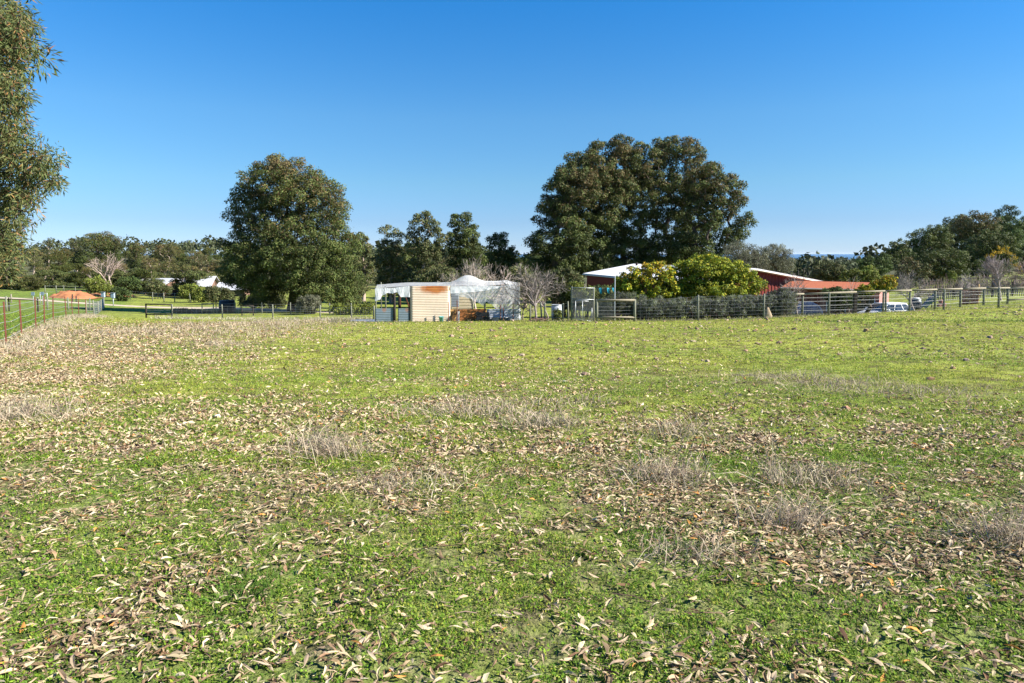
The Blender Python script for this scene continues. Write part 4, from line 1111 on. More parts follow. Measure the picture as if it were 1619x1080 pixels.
# gate frame at the left
def rail_frame(name, label, px0, px1, d, h, mat, rmat, rp=.07, low=.22, cat='gate'):
    a, b = gpt(px0, d), gpt(px1, d); root = thing(name, a, label, cat)
    for p in (a, b): part('post', post_mb(p, h, rp), M[mat], root, True)
    for q, rr in ((h*.97, rp*.8), (low, rp*.72)):
        o = np.array([0, -.02, q]); part('rail', MB().tube([a + o, (a+b)/2 + o + np.array([0, 0, .006]), b + o], rr, 8), M[rmat], root, True)
    for k in range(1, 5):
        q = low + (h - low)*k/5; part('wire', wire_mb([a + np.array([0, -.03, q]), b + np.array([0, -.03, q])], .005, .01), M['wire'], root)
    return root
rail_frame('rail_frame', 'dark post and rail gate frame standing alone at the left', 229, 270, 51.2, 1.08, 'dark_post', 'dark_post', .06, .28)
rail_frame('rail_frame', 'pale post and rail brace panel beside the tall mesh gate', 944, 1004, 36, 1.16, 'post', 'rail', .075, .22, 'fence panel')
rail_frame('timber_brace', 'small timber frame by the dark water butt beyond the left gate', 318, 336, 58, .9, 'post', 'post', .05, .3, 'timber brace')
rail_frame('timber_brace', 'small dark timber frame below the left side of the round tree', 381, 399, 55, .85, 'dark_post', 'dark_post', .05, .3, 'timber brace')
# mesh fence along the hedge, then the field fence
front = [gpt(px, d) for px, d in ((1004, 36.1), (1105, 36), (1209, 36), (1312, 36), (1402, 36), (1494, 36), (1581, 36), (1672, 36))]
fence('field_fence', 'mesh wire fence on green timber posts along the hedge and the right of the paddock', front, [1.14, 1.36, 1.3, 1.2, 1.12, 1.1, 1.1, 1.1], (.06, .2, .34, .48, .62, .78, .95), 'post', .055, .0026, None, 8, .3, .01, .015)
back = [gpt(px, d) for px, d in ((1245, 38.6), (1270, 39), (1353, 40), (1398, 40.5), (1440, 41), (1480, 41.6), (1520, 42.2), (1557, 42.8), (1595, 43.3), (1640, 44))]
tops = [at(px, py, p[1]) for px, py, p in zip((1245, 1270, 1353, 1398, 1440, 1480, 1520, 1557, 1595, 1640), (465.5, 464.5, 461.5, 460, 459, 457.5, 456.5, 455.5, 455, 454), back)]
root = thing('top_rail_fence', back[0], 'post and rail fence with one long pale top rail before the house and car', 'fence')
for k, (p, t) in enumerate(zip(back, tops)):
    if k == 2: part('post', MB().box((p + t)/2 + np.array([0, 0, -.05]), (.17, .17, t[2]-p[2]+.15)), M['dark_post'], root)
    elif k: part('post', post_mb(p, t[2]-p[2]+.03, .065), M['post'], root, True)
for a, b in zip(tops[:-1], tops[1:]):
    part('rail', MB().tube([a + np.array([0, -.08, 0]), b + np.array([0, -.08, 0])], .05, 8), M['rail'], root, True)
for q in (.25, .45, .65, .82): part('wire', wire_mb([p + (t-p)*q for p, t in zip(back, tops)], .006, .01), M['wire'], root)
part('rail', MB().tube([back[8] + np.array([0, -.08, .3]), back[9] + np.array([0, -.08, .3])], .05, 8), M['rail'], root, True)
# posts between the bare fruit tree and the mesh gate
fence('garden_fence', 'old timber posts and wire between the bare fruit tree and the mesh gate', [gpt(px, d) for px, d in ((838, 37.5), (857, 37.3), (862, 37.2), (890, 37.1), (899, 37))], [.9, 1.0, 1.0, .95, 1.05], (.2, .4, .6, .8, .95), 'post', .05, .005, None, 8, .25, .02, .05)
# tall mesh gate
root = thing('mesh_gate', gpt(904, 36.6), 'tall mesh gate hung in a grey pipe frame beside the post and rail panel', 'gate')
pl, pr = gpt(904, 36.6), gpt(939, 36.6)
for p in (pl, pr): part('gate_post', post_mb(p, 1.84, .05), M['post'], root, True)
def pipe(a, b, r=.018, n='pipe', m='galv'): return part(n, MB().tube([a, b], r, 6), M[m], root, True)
up = lambda p, h: p + np.array([0, -.06, h])
pipe(up(pl, 1.8), up(pr, 1.8)); pipe(up(pl, 1.18), up(pr, 1.18)); a, b = gpt(910, 36.55), gpt(936, 36.55)
for p0, p1 in ((up(a, .1), up(a, 1.1)), (up(b, .06), up(b, .75)), (up(a, 1.1), up(gpt(931, 36.55), 1.1)), (up(a, .1), up(b, .02)), (up(gpt(921, 36.5), .05), up(gpt(921, 36.5), 1.1))): pipe(p0, p1)
mb = MB()
for k in range(24):
    q = (k+.5)/24; mb.tube([up(pl + (pr-pl)*q, .05), up(pl + (pr-pl)*q, 1.8)], .004, 3, cap=False)
for k in range(30): mb.tube([up(pl, .05 + k*.06), up(pr, .05 + k*.06)], .004, 3, cap=False)
part('mesh', mb, M['wire'], root)['kind'] = 'stuff'
# mesh run behind it with blue rags and the white pole
root = thing('mesh_screen', gpt(945, 37.4), 'dark mesh screen right of the tall gate', 'screen')
pa, pb = gpt(941, 37.4), gpt(973, 37.4)
part('post', post_mb(pb, .3, .03), M['post'], root)
mb = MB()
for k in range(22): mb.tube([pa + (pb-pa)*k/21 + np.array([0, 0, .05]), pa + (pb-pa)*k/21 + np.array([0, 0, 1.86])], .006, 3, cap=False)
for k in range(31): mb.tube([pa + np.array([0, 0, .05 + k*.06]), pb + np.array([0, 0, .05 + k*.06])], .006, 3, cap=False)
M['shade'] = plain('dark_shade_mesh', (.07, .085, .08), (.05, .06, .06), 8, .8, bump=0)
part('mesh', mb, M['shade'], root)['kind'] = 'stuff'
M['pole'] = plain('white_pole_paint', (.62, .68, .72), (.5, .55, .6), 8, .4, bump=0)
o = post_mb((0, 0, 0), 2.42, .017).build('white_pole', M['pole'], None, True); o.location = gpt(972.5, 37.2); tag(o, 'slim pale pole standing at the right end of the dark mesh screen', 'pole')
M['rag'] = plain('turquoise_cloth', (.02, .30, .42), (.015, .22, .33), 10, .8, bump=.1)
for px, py, w, h, label in ((949, 455, .2, .32, 'left turquoise rag hanging on the mesh screen'), (961, 455, .16, .3, 'middle turquoise rag hanging on the mesh screen'), (969, 455, .12, .22, 'small turquoise rag beside the pale pole')):
    gx, gz = np.meshgrid(np.linspace(-w/2, w/2, 5), np.linspace(0, -h, 6)); r = np.random.default_rng(px)
    gx = gx*(1 - .5*(gz/-h)) + .04*(gz/-h); V = np.stack([gx, .03*np.sin(gx*40) + r.normal(0, .008, gx.shape), gz - .06*(np.abs(gx)/w)], -1)
    o = MB().grid(V).build('rag', M['rag'], None, True); o.location = at(px, py, 37.33); so = o.modifiers.new('thick', 'SOLIDIFY'); so.thickness = .006
    tag(o, label, 'rag', 'turquoise rags on the mesh')

# ------------------------------------------------------------------ the netted tin enclosure
AX = math.atan2(1.4, 8.1)
def ed(px): return 37.6 + (px - 593)/231*1.4
def fr(px, py, back=0.0):
    p = at(px, py, ed(px)); return p + np.array([-math.sin(AX), math.cos(AX), 0])*back
def tin(name, c1, c2, rust=None, rough=.5, metal=.2, size=(1, 1), rust_at=(.5, .9), rust_r=(.4, .15), c3=None, amount=1.0):
    m, nt, out = _nt(name)
    b = nd(nt, 'ShaderNodeBsdfPrincipled', i_Roughness=rough, i_Metallic=metal)
    tc = nd(nt, 'ShaderNodeTexCoord')
    n1 = nd(nt, 'ShaderNodeTexNoise', i_Scale=2.5, i_Detail=6.0, i_Roughness=.65); nt.links.new(tc.outputs['Object'], n1.inputs['Vector'])
    col = ramp(nt, n1.outputs[0], [(.35, c1), (.65, c2)] + ([(.8, c3)] if c3 else []))
    if rust:
        mp = nd(nt, 'ShaderNodeMapping'); mp.vector_type = 'POINT'
        mp.inputs['Location'].default_value = (-rust_at[0]/rust_r[0], 0, -rust_at[1]/rust_r[1]); mp.inputs['Scale'].default_value = (1/rust_r[0], 0, 1/rust_r[1])
        nt.links.new(tc.outputs['Object'], mp.inputs[0])
        ln = nd(nt, 'ShaderNodeVectorMath', operation='LENGTH'); nt.links.new(mp.outputs[0], ln.inputs[0])
        ad = nd(nt, 'ShaderNodeMath', operation='MULTIPLY_ADD', i_1=1.3); nt.links.new(n1.outputs[0], ad.inputs[0]); nt.links.new(ln.outputs['Value'], ad.inputs[2])
        f = ramp(nt, ad.outputs[0], [(.62, amount), (1.0, 0.0)]) if False else None
        mr = nd(nt, 'ShaderNodeMapRange'); mr.inputs['From Min'].default_value = 1.15; mr.inputs['From Max'].default_value = 1.75; mr.inputs['To Min'].default_value = amount; mr.inputs['To Max'].default_value = 0
        nt.links.new(ad.outputs[0], mr.inputs['Value'])
        rc = ramp(nt, n1.outputs[0], [(.3, (.42, .16, .03)), (.6, (.30, .085, .018)), (.8, (.16, .05, .015))])
        col = mixc(nt, col, rc, mr.outputs[0])
    nt.links.new(col, b.inputs['Base Color']); nt.links.new(b.outputs[0], out.inputs[0])
    return m
def sheet(name, root, px0, px1, py0, py1, mat, pitch=.095, amp=.006, back=0.0, dent=0.0, label=None):
    """a sheet of corrugated iron, ridges level"""
    a = fr(px0, py1, back); w = np.linalg.norm((fr(px1, py1, back) - a)[:2]); h = fr(px0, py0, back)[2] - a[2]; h = abs(h)
    gx, gz = np.meshgrid(np.linspace(0, w, 14), np.linspace(0, h, int(h/pitch*8) + 2))
    gy = amp*np.sin(gz/pitch*2*math.pi) + dent*np.sin(gx*2.1)*np.sin(gz*2.4)
    mb = MB().grid(np.stack([gx, gy, gz], -1))
    o = link(name, mb.mesh(name, True), mat, root); so = o.modifiers.new('gauge', 'SOLIDIFY'); so.thickness = .004; so.offset = 1
    o.location = Vector(a) - root.location; o.rotation_euler = (0, 0, AX)
    if label: o['label'] = label
    return o
enc = thing('tin_enclosure', (*fr(593, 509.5)[:2], fr(593, 509.5)[2]), 'patched tin and netting enclosure at the far edge of the paddock', 'enclosure')
M['cream_tin'] = tin('cream_painted_tin', (.66, .54, .41), (.60, .48, .36), True, .55, .0, rust_at=(1.35, 1.9), rust_r=(.95, .36), c3=(.55, .42, .3))
M['blue_tin'] = tin('dull_blue_grey_tin', (.17, .22, .25), (.13, .175, .20), True, .5, .1, rust_at=(.5, .7), rust_r=(.12, .18), amount=.5)
M['zinc_tin'] = tin('bright_zinc_tin', (.44, .46, .48), (.36, .38, .40), None, .4, .35)
M['rust_tin'] = tin('rusted_orange_tin', (.42, .16, .04), (.30, .10, .025), None, .8, .0, c3=(.5, .26, .10))
M['old_rust_tin'] = tin('yellow_rusted_tin', (.50, .30, .10), (.36, .17, .05), None, .8, .0, c3=(.55, .42, .24))
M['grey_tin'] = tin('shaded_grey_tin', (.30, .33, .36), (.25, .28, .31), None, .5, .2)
sheet('cream_tin_sheet', enc, 649, 712, 452.5, 510, M['cream_tin'], dent=.012, label='cream painted tin wall with a rust stain along its top')
sheet('blue_tin_sheet', enc, 593, 622, 488, 509.5, M['blue_tin'], back=.05, label='left dull blue tin panel')
sheet('blue_tin_sheet', enc, 629.5, 648, 488, 509.5, M['blue_tin'], back=.05, label='narrow dull blue tin panel')
sheet('rusty_tin_sheet', enc, 712, 723, 489, 510, M['old_rust_tin'], back=.06)
sheet('rusty_tin_sheet', enc, 724, 769, 489, 509.5, M['rust_tin'], back=.03, label='orange rusted tin panel')
sheet('zinc_tin_sheet', enc, 770, 824, 489, 508.5, M['zinc_tin'], back=.06, label='bright zinc tin panel')
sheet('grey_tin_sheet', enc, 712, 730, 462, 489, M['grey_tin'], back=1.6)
for px, py, rr, mt, bk in ((594, 453.5, .035, 'post', .1), (609, 455, .045, 'post', 1.6), (623.5, 462, .07, 'dark_post', .04), (631, 455, .06, 'dark_post', .6), (648, 452, .045, 'dark_post', .06), (712.5, 452, .04, 'post', .1),
                           (767, 454, .05, 'post', .15), (821, 447, .05, 'post', .2), (820, 448, .04, 'post', 4.5), (600, 452, .04, 'post', 4.5), (700, 450, .04, 'post', 4.6), (748, 441, .05, 'post', 2.6)):
    t = fr(px, py, bk); b = np.array([t[0], t[1], zg(t[0], t[1])]); part('post', post_mb(b, t[2]-b[2], rr), M[mt], enc, True)
part('post', post_mb(np.array([*fr(633, 500, .6)[:2], zg(*fr(633, 500, .6)[:2])]), 1.6, .05), M['rust_picket'], enc)
part('brace', MB().tube([fr(642, 472, .9), fr(648, 489, .9)], .04, 6), M['rust_picket'], enc)
M['net'] = None
def netmat(name, cover, c=(.72, .74, .76)):
    m, nt, out = _nt(name)
    d = nd(nt, 'ShaderNodeBsdfDiffuse'); d.inputs['Color'].default_value = rgb4(c)
    tl = nd(nt, 'ShaderNodeBsdfTranslucent'); tl.inputs['Color'].default_value = rgb4(c)
    mx0 = nd(nt, 'ShaderNodeMixShader', i_0=.35); nt.links.new(d.outputs[0], mx0.inputs[1]); nt.links.new(tl.outputs[0], mx0.inputs[2])
    t = nd(nt, 'ShaderNodeBsdfTransparent'); mx = nd(nt, 'ShaderNodeMixShader')
    tc = nd(nt, 'ShaderNodeTexCoord'); n1 = nd(nt, 'ShaderNodeTexNoise', i_Scale=9.0, i_Detail=5.0); nt.links.new(tc.outputs['Object'], n1.inputs['Vector'])
    mr = nd(nt, 'ShaderNodeMapRange'); mr.inputs['From Min'].default_value = .3; mr.inputs['From Max'].default_value = .7
    mr.inputs['To Min'].default_value = max(cover-.1, 0); mr.inputs['To Max'].default_value = min(cover+.1, 1)
    nt.links.new(n1.outputs[0], mr.inputs['Value']); nt.links.new(mr.outputs[0], mx.inputs[0])
    nt.links.new(t.outputs[0], mx.inputs[1]); nt.links.new(mx0.outputs[0], mx.inputs[2]); nt.links.new(mx.outputs[0], out.inputs[0])
    return m
M['net'] = netmat('white_bird_net', .46, (.80, .82, .84)); M['cloth'] = netmat('white_shade_cloth', .95, (.80, .82, .84))
def drape(name, mat, tops, bots, n=50, rows=7, fold=.012, back=0.0, ragged=0.0, label=None, seed=0):
    """hanging cloth between two lines measured along the front: lists of (px, py)"""
    r = np.random.default_rng(seed); px = np.linspace(tops[0][0], tops[-1][0], n)
    ty = np.interp(px, [q[0] for q in tops], [q[1] for q in tops]); by = np.interp(px, [q[0] for q in bots], [q[1] for q in bots]) + ragged*(fbm(px*.12, px*0, seed, 2)-.5)*2
    V = np.zeros((rows, n, 3))
    for i in range(rows):
        u = i/(rows-1)
        for j in range(n):
            V[i, j] = fr(px[j], ty[j] + (by[j]-ty[j])*u, back + fold*u*math.sin(px[j]*.5 + seed)*(.5 + u) + .006*r.normal())
    return part(name, MB().grid(V), mat, enc, True, label)
drape('shade_cloth', M['cloth'], [(593, 456), (612, 455.5), (622, 455)], [(593, 476), (598, 472), (601, 472), (603, 468), (614, 465), (622, 464)], back=-.03, ragged=3, label='torn white cloth hanging at the left corner', seed=1)
drape('shade_cloth', M['cloth'], [(622, 455), (648, 452)], [(622, 463), (628, 462), (634, 469), (648, 469.5)], back=-.04, ragged=1.2, label='white cloth strip left of the cream sheet', seed=2)
drape('shade_cloth', M['cloth'], [(712, 452.5), (760, 452.5), (790, 452), (812, 449.5)], [(712, 464), (745, 462), (768, 459.5), (795, 454), (812, 450.5)], back=-.02, label='white cloth band right of the cream sheet', seed=3)
drape('side_net', M['net'], [(714, 463), (745, 462), (768, 459.5), (795, 454), (812, 450.5), (822, 448)], [(714, 464), (722, 467), (745, 472), (764, 484), (768, 476), (775, 480), (785, 487), (800, 489), (812, 487), (822, 486)], back=.0, ragged=2.5, label='grey net hanging over the right half', seed=4)
# the net roof with its peak
px = np.linspace(593, 823, 60); bk = np.linspace(-.02, 4.6, 16); V = np.zeros((16, 60, 3)); r = np.random.default_rng(8)
ty = np.interp(px, [593, 648, 712, 767, 800, 823], [456, 452, 452, 453, 449.5, 447.5])
for i, bq in enumerate(bk):
    for j, p in enumerate(px):
        q = fr(p, ty[j], bq)
        pk = math.exp(-((p-748)/24)**2 - ((bq-2.6)/1.5)**2)*.62 + math.exp(-((p-790)/18)**2 - ((bq-2.2)/1.2)**2)*.15
        z0 = fr(p, ty[j], 0)[2]
        V[i, j] = (q[0], q[1], z0 + pk - .07*math.sin(math.pi*min(bq/4.6, 1))*(.8 + .2*math.sin(p*.07)) + .004*r.normal())
part('net_roof', MB().grid(V), M['net'], enc, True, 'sagging white net roof with one pointed peak')
Vr = np.zeros((8, 14, 3))
for i in range(8):
    for j in range(14):
        bq = j/13*4.5; t = fr(822, 448, bq); Vr[i, j] = (t[0] + .03*r.normal(), t[1], t[2] - (1.25 + .2*math.sin(bq*3))*i/7)
part('side_net', MB().grid(Vr), M['net'], enc, True, 'net hanging along the right side')
# arched coop
M['cream'] = plain('cream_cladding', (.66, .56, .38), (.58, .48, .31), 4, .6, bump=.05, c3=(.5, .40, .25))
M['rim'] = plain('pale_rim', (.62, .58, .48), (.5, .46, .38), 6, .5, bump=0)
cb = fr(737, 510, 2.0); cb[2] = zg(cb[0], cb[1])
coop = thing('arched_coop', cb, 'cream arched poultry house inside the enclosure', 'coop', rz=AX)
Rw = .63; H1 = at(737, 464, cb[1])[2] - cb[2] - Rw
th = np.linspace(0, math.pi, 25)
prof = [(-Rw, 0), ] + [(-Rw*math.cos(t), H1 + Rw*math.sin(t)) for t in th] + [(Rw, 0)]
P = np.array(prof)
nb = 9; zs = np.linspace(0, H1 + Rw, nb+1)
for k in range(nb):       # cladding boards, clipped to the arch
    def hw(z): return Rw if z <= H1 else math.sqrt(max(Rw**2 - (z-H1)**2, 0))
    z = np.linspace(zs[k] + .008, zs[k+1], 5); w = np.array([hw(q) for q in z])*.98
    V = np.stack([np.stack([-w, .012 - .016*(1-(z-zs[k])/(zs[k+1]-zs[k])), z], -1), np.stack([w, .012 - .016*(1-(z-zs[k])/(zs[k+1]-zs[k])), z], -1)], 1)
    MB().grid(V).build('board', M['cream'], coop)
V = np.stack([np.stack([P[:, 0], np.full(len(P), y), P[:, 1]], -1) for y in (.03, .8, 1.6)], 0); MB().grid(V).build('shell', M['cream'], coop, True)
MB().tube(np.stack([P[:, 0], np.full(len(P), -.01), P[:, 1]], -1), .028, 6).build('rim', M['rim'], coop, True)
# things standing about the enclosure
def lathe(prof, n=16, col=None):
    prof = np.array(prof); a = np.linspace(0, 2*math.pi, n+1)
    V = np.stack([np.stack([q[0]*np.cos(a), q[0]*np.sin(a), np.full(n+1, q[1])], -1) for q in prof], 0)
    return MB().grid(V, col)
M['teal'] = plain('faded_teal_plastic', (.22, .52, .50), (.16, .44, .44), 8, .5, bump=.03, c3=(.45, .62, .6))
p = fr(697, 508.5, -.35); bk_ = thing('bucket', (p[0], p[1], zg(p[0], p[1])), 'faded teal bucket standing before the cream tin sheet', 'bucket')
lathe([(0, .005), (.10, .005), (.135, .27), (.15, .275), (.15, .29), (.13, .29), (.095, .02), (0, .02)]).build('pail', M['teal'], bk_, True)
MB().tube([(.145*math.cos(t), 0, .28 - .16*math.sin(t)*.9) if False else (.15*math.cos(t), -.02, .27 - .12*math.sin(t)) for t in np.linspace(0, math.pi, 10)], .004, 4).build('handle', M['wire'], bk_)
M['black'] = plain('black_plastic', (.018, .019, .022), (.03, .032, .036), 10, .5, bump=.05, c3=(.06, .06, .065))
def crate(label, p, w, d, h, rz, mat='black'):
    t = thing('crate', p, label, 'crate', 'black crates before the rusty sheet', rz)
    MB().box((0, 0, .02), (w, d, .03)).build('base', M[mat], t)
    for sx, sy, lx, ly in ((-1, 0, .03, d), (1, 0, .03, d), (0, -1, w-.07, .03), (0, 1, w-.07, .03)):
        mb = MB()
        for k in range(4): mb.box((sx*(w/2-.015), sy*(d/2-.015), .06 + (h-.06)*(k+.5)/4), (lx, ly, (h-.06)/4*.72))
        mb.build('side', M[mat], t)
    for sx in (-1, 1):
        for sy in (-1, 1): MB().box((sx*(w/2-.02), sy*(d/2-.02), h/2 + .02), (.05, .05, h-.03)).build('corner', M[mat], t)
    return t
q = fr(757, 509, -.3); z = zg(q[0], q[1]); crate('left black crate on the ground before the rusty sheet', (q[0], q[1], z), .35, .35, .26, .1)
q = fr(768, 509, -.3); z2 = zg(q[0], q[1]); crate('right black crate on the ground before the rusty sheet', (q[0], q[1], z2), .36, .35, .25, -.05)
q2 = fr(762, 500, -.3); crate('long black crate lying on top of two others', (q2[0], q2[1], max(z, z2) + .275), .72, .36, .22, .05)
q = fr(791, 508.5, -.25); t = thing('trough', (q[0], q[1], zg(q[0], q[1])), 'low dark trough in front of the zinc tin', 'trough', rz=AX)
M['dark_metal'] = plain('dull_dark_metal', (.10, .12, .14), (.07, .085, .10), 10, .5, .3, bump=.05)
MB().box((0, 0, .03), (.98, .34, .04)).build('floor', M['dark_metal'], t)
for sy in (-1, 1): MB().box((0, sy*.17, .12), (1.0, .03, .17), rx=-sy*.12).build('side', M['dark_metal'], t); MB().tube([(-.5, sy*.19, .21), (.5, sy*.19, .21)], .018, 6).build('rim', M['galv'], t, True)
for sx in (-1, 1): MB().box((sx*.5, 0, .12), (.03, .33, .18)).build('end', M['galv'], t)
# stakes before it
for px, h, label in ((708, 1.1, 'thin rusty stake against the right end of the cream sheet'), (721.5, 1.2, 'thin rusty stake before the gap with the leaning plank'), (789, .95, 'thin dark stake before the zinc tin, leftmost of three'),
                     (794, .75, 'short thin stake in the middle of three before the zinc tin'), (809, 1.0, 'thin dark stake before the zinc tin, rightmost of three')):
    q = fr(px, 509.5, -.45); o = MB().tube([(0, 0, -.1), (.01, 0, h*.5), (0, 0, h)], .022, 4).build('stake', M['rust_picket']); o.location = (q[0], q[1], zg(q[0], q[1])); tag(o, label, 'stake', 'stakes before the enclosure')
a, b = fr(713, 509.5, -.2), fr(721, 490, .0); a[2] = zg(a[0], a[1])
tz = thing('leaning_ladder', a, 'short dark slatted ramp leaning in the gap beside the cream sheet', 'ladder')
for s in (-.09, .09): part('rail', MB().tube([a + np.array([s, 0, 0]), b + np.array([s, 0, 0])], .02, 5), M['dark_post'], tz)
for k in range(9): c = a + (b-a)*(k+.5)/9; part('rung', MB().box(c, (.2, .04, .025)), M['dark_post'], tz)
o = MB().box((0, 0, .26), (.17, .06, .62)).build('pale_block', plain('pale_render', (.5, .48, .44), (.42, .4, .37), 8, .9)); q = fr(723.5, 509, -.12); o.location = (q[0], q[1], zg(q[0], q[1])); o.rotation_euler = (0, .05, AX); tag(o, 'pale upright slab left of the orange rusted tin', 'slab')
# sheets lying left of the enclosure
for i, (px, d, L, label) in enumerate(((575, 40.5, 1.6, 'pale tin sheet lying on the grass left of the enclosure'), (588, 39.2, .9, 'smaller pale board lying against the left corner of the enclosure'))):
    gx, gy = np.meshgrid(np.linspace(-L/2, L/2, 30), np.linspace(-.35, .35, 4)); V = np.stack([gx, gy, .05 + .012*np.sin(gx*60) + .05*gy], -1)
    o = MB().grid(V).build('loose_sheet', M['zinc_tin'], None, True); so = o.modifiers.new('gauge', 'SOLIDIFY'); so.thickness = .01; p = gpt(px, d); o.location = p; o.rotation_euler = (0, 0, .15 - .3*i); tag(o, label, 'tin sheet', 'loose sheets left of the enclosure')
# grey drum
M['drum'] = plain('grey_drum', (.42, .45, .48), (.33, .36, .39), 6, .5, .1, bump=.05)
t = thing('drum', gpt(880, 37.9), 'grey drum behind the small green bush', 'drum')
lathe([(0, .0), (.28, .0), (.29, .28), (.305, .3), (.29, .32), (.29, .56), (.305, .58), (.29, .6), (.28, .86), (0, .86)], 20).build('body', M['drum'], t, True)
lathe([(.27, .85), (.3, .86), (.3, .885), (.27, .89), (.26, .865), (0, .865)], 20).build('lid', M['galv'], t, True)

# ------------------------------------------------------------------ buildings
def slab(mb, a, b, c, d, t):
    """a thick roof plane through four corners"""
    P = np.array([a, b, c, d], float); n = unit(np.cross(P[1]-P[0], P[3]-P[0])); Q = P - n*t
    mb.add(np.concatenate([P, Q]), [(0,1,2,3),(7,6,5,4),(0,4,5,1),(1,5,6,2),(2,6,7,3),(3,7,4,0)]); return mb
def ribbed(a, b, z0, topf, n, mat, name, root, nrm, depth=.03):
    """upright ribbed cladding from a to b; the top edge follows topf(t)"""
    a = np.asarray(a, float); b = np.asarray(b, float); t = []; o = []
    for k in range(n):
        t += [(k+.0)/n, (k+.30)/n, (k+.36)/n, (k+.64)/n, (k+.70)/n]; o += [0, 0, depth, depth, 0]
    t.append(1); o.append(0); t = np.array(t); o = np.array(o)
    xy = a[None, :2] + (b-a)[None, :2]*t[:, None] + np.asarray(nrm)[None, :2]*o[:, None]
    bot = np.concatenate([xy, np.full((len(t), 1), z0)], 1); top = np.concatenate([xy, np.array([topf(q) for q in t])[:, None]], 1)
    return part(name, MB().grid(np.stack([bot, top], 0)), mat, root)
M['red_wall'] = plain('red_painted_steel', (.25, .040, .031), (.20, .033, .026), 3, .6, bump=.02, c3=(.29, .055, .042))
M['white_roof'] = plain('white_painted_roof', (.66, .67, .68), (.58, .59, .61), 2, .95, .0, bump=.02, c3=(.50, .51, .53), spec=.03)
M['cream_trim'] = plain('cream_barge_trim', (.62, .52, .42), (.52, .43, .35), 4, .6, bump=.03)
rd = unit(np.array([5.3, -24.0])); pd = np.array([-rd[1], rd[0]])
nearA = np.array([19.5, 55.0]); farA = np.array([14.2, 79.0]); HW = 5.8; ZR, ZE = .42, -.60
if pd[0] < 0: pd = -pd
cN = [nearA - pd*HW, nearA + pd*HW]; cF = [farA - pd*HW, farA + pd*HW]
zb = min(zg(*q) for q in cN + cF) - .3
root = thing('red_shed', (*nearA, zg(*nearA)), 'long dark red ribbed shed with a low white roof below the tall clump', 'building')
nrmN = np.array([*rd, 0])
ribbed(np.array([*cN[0], 0]), np.array([*cN[1], 0]), zb, lambda t: ZE + (ZR-ZE)*(1-abs(2*t-1)) - .06, 38, M['red_wall'], 'gable_wall', root, nrmN)
ribbed(np.array([*cF[0], 0]), np.array([*cN[0], 0]), zb, lambda t: ZE - .05, 80, M['red_wall'], 'long_wall', root, np.array([*(-pd), 0]))
ribbed(np.array([*cN[1], 0]), np.array([*cF[1], 0]), zb, lambda t: ZE - .05, 80, M['red_wall'], 'long_wall', root, np.array([*pd, 0]))
ribbed(np.array([*cF[1], 0]), np.array([*cF[0], 0]), zb, lambda t: ZE + (ZR-ZE)*(1-abs(2*t-1)) - .06, 38, M['red_wall'], 'gable_wall', root, -nrmN)
ov = .35
for s in (-1, 1):
    e0, e1 = nearA + rd*ov + s*pd*(HW+ov), farA - rd*ov + s*pd*(HW+ov); r0, r1 = nearA + rd*ov, farA - rd*ov; ze = ZE - (ZR-ZE)*ov/HW
    mb = slab(MB(), (*r0, ZR), (*r1, ZR), (*e1, ze), (*e0, ze), .06 if s > 0 else -.06); rf = part('roof', mb, M['white_roof'], root)
    part('barge_board', MB().tube([(*(r0 + rd*.02), ZR - .09), (*(e0 + rd*.02), ze - .09)], .085, 4), M['cream_trim'], root)
    part('gutter', MB().tube([(*(e0 + s*pd*.05), ze - .08), (*(e1 + s*pd*.05), ze - .08)], .065, 6), M['white_roof'], root)
vp = nearA*.1 + farA*.9 - pd*.8; o = np.array([*vp, ZR - .1]); part('vent', MB().tube([o, o + np.array([0, 0, .35])], .12, 8), M['dark_post'], root)
# the tiled house
m, nt, out = _nt('pink_brick'); b = nd(nt, 'ShaderNodeBsdfPrincipled', i_Roughness=.9); tc = nd(nt, 'ShaderNodeTexCoord'); mp = nd(nt, 'ShaderNodeMapping'); mp.inputs['Rotation'].default_value = (math.pi/2, 0, 0)
bt = nd(nt, 'ShaderNodeTexBrick', i_Scale=4.2); bt.inputs['Color1'].default_value = (.36, .15, .12, 1); bt.inputs['Color2'].default_value = (.28, .105, .085, 1); bt.inputs['Mortar'].default_value = (.40, .30, .26, 1); bt.inputs['Mortar Size'].default_value = .015
nt.links.new(tc.outputs['Object'], mp.inputs[0]); nt.links.new(mp.outputs[0], bt.inputs['Vector']); nt.links.new(bt.outputs[0], b.inputs['Base Color']); nt.links.new(b.outputs[0], out.inputs[0]); M['brick'] = m
M['tile'] = plain('terracotta_tiles', (.44, .155, .085), (.34, .115, .062), 5, .95, bump=.1, c3=(.5, .22, .135), spec=.05)
M['dark_in'] = plain('dark_window_glass', (.02, .024, .03), (.03, .035, .04), 3, .15, bump=0, spec=.5)
A, B = at(1240, 452, 53.5), at(1392, 460, 49.5); root = thing('brick_house', (*A[:2], zg(*A[:2])), 'low brick house under an orange tiled roof beyond the fence', 'building')
dirx = unit((B-A)[:2]); nrm = np.array([dirx[1], -dirx[0]]); nrm = nrm if nrm[1] < 0 else -nrm; depth_h = 5.0; zE = (A[2]+B[2])/2
zf = min(zg(*A[:2]), zg(*B[:2]), zg(*(B[:2]-nrm*5))) - .3
def hp(t, back, z): q = A[:2] + (B-A)[:2]*t - nrm*back; return np.array([q[0], q[1], z])
for k in range(8):      # stepped courses of tiles
    b0_, b1_ = -.45 + k*.38, -.45 + (k+1)*.38 + .03; z0_ = zE + k*.052
    part('tile_course', slab(MB(), hp(-.02, b0_, z0_), hp(1.02, b0_, z0_), hp(1.02, b1_, z0_ + .045), hp(-.02, b1_, z0_ + .045), .035), M['tile'], root)
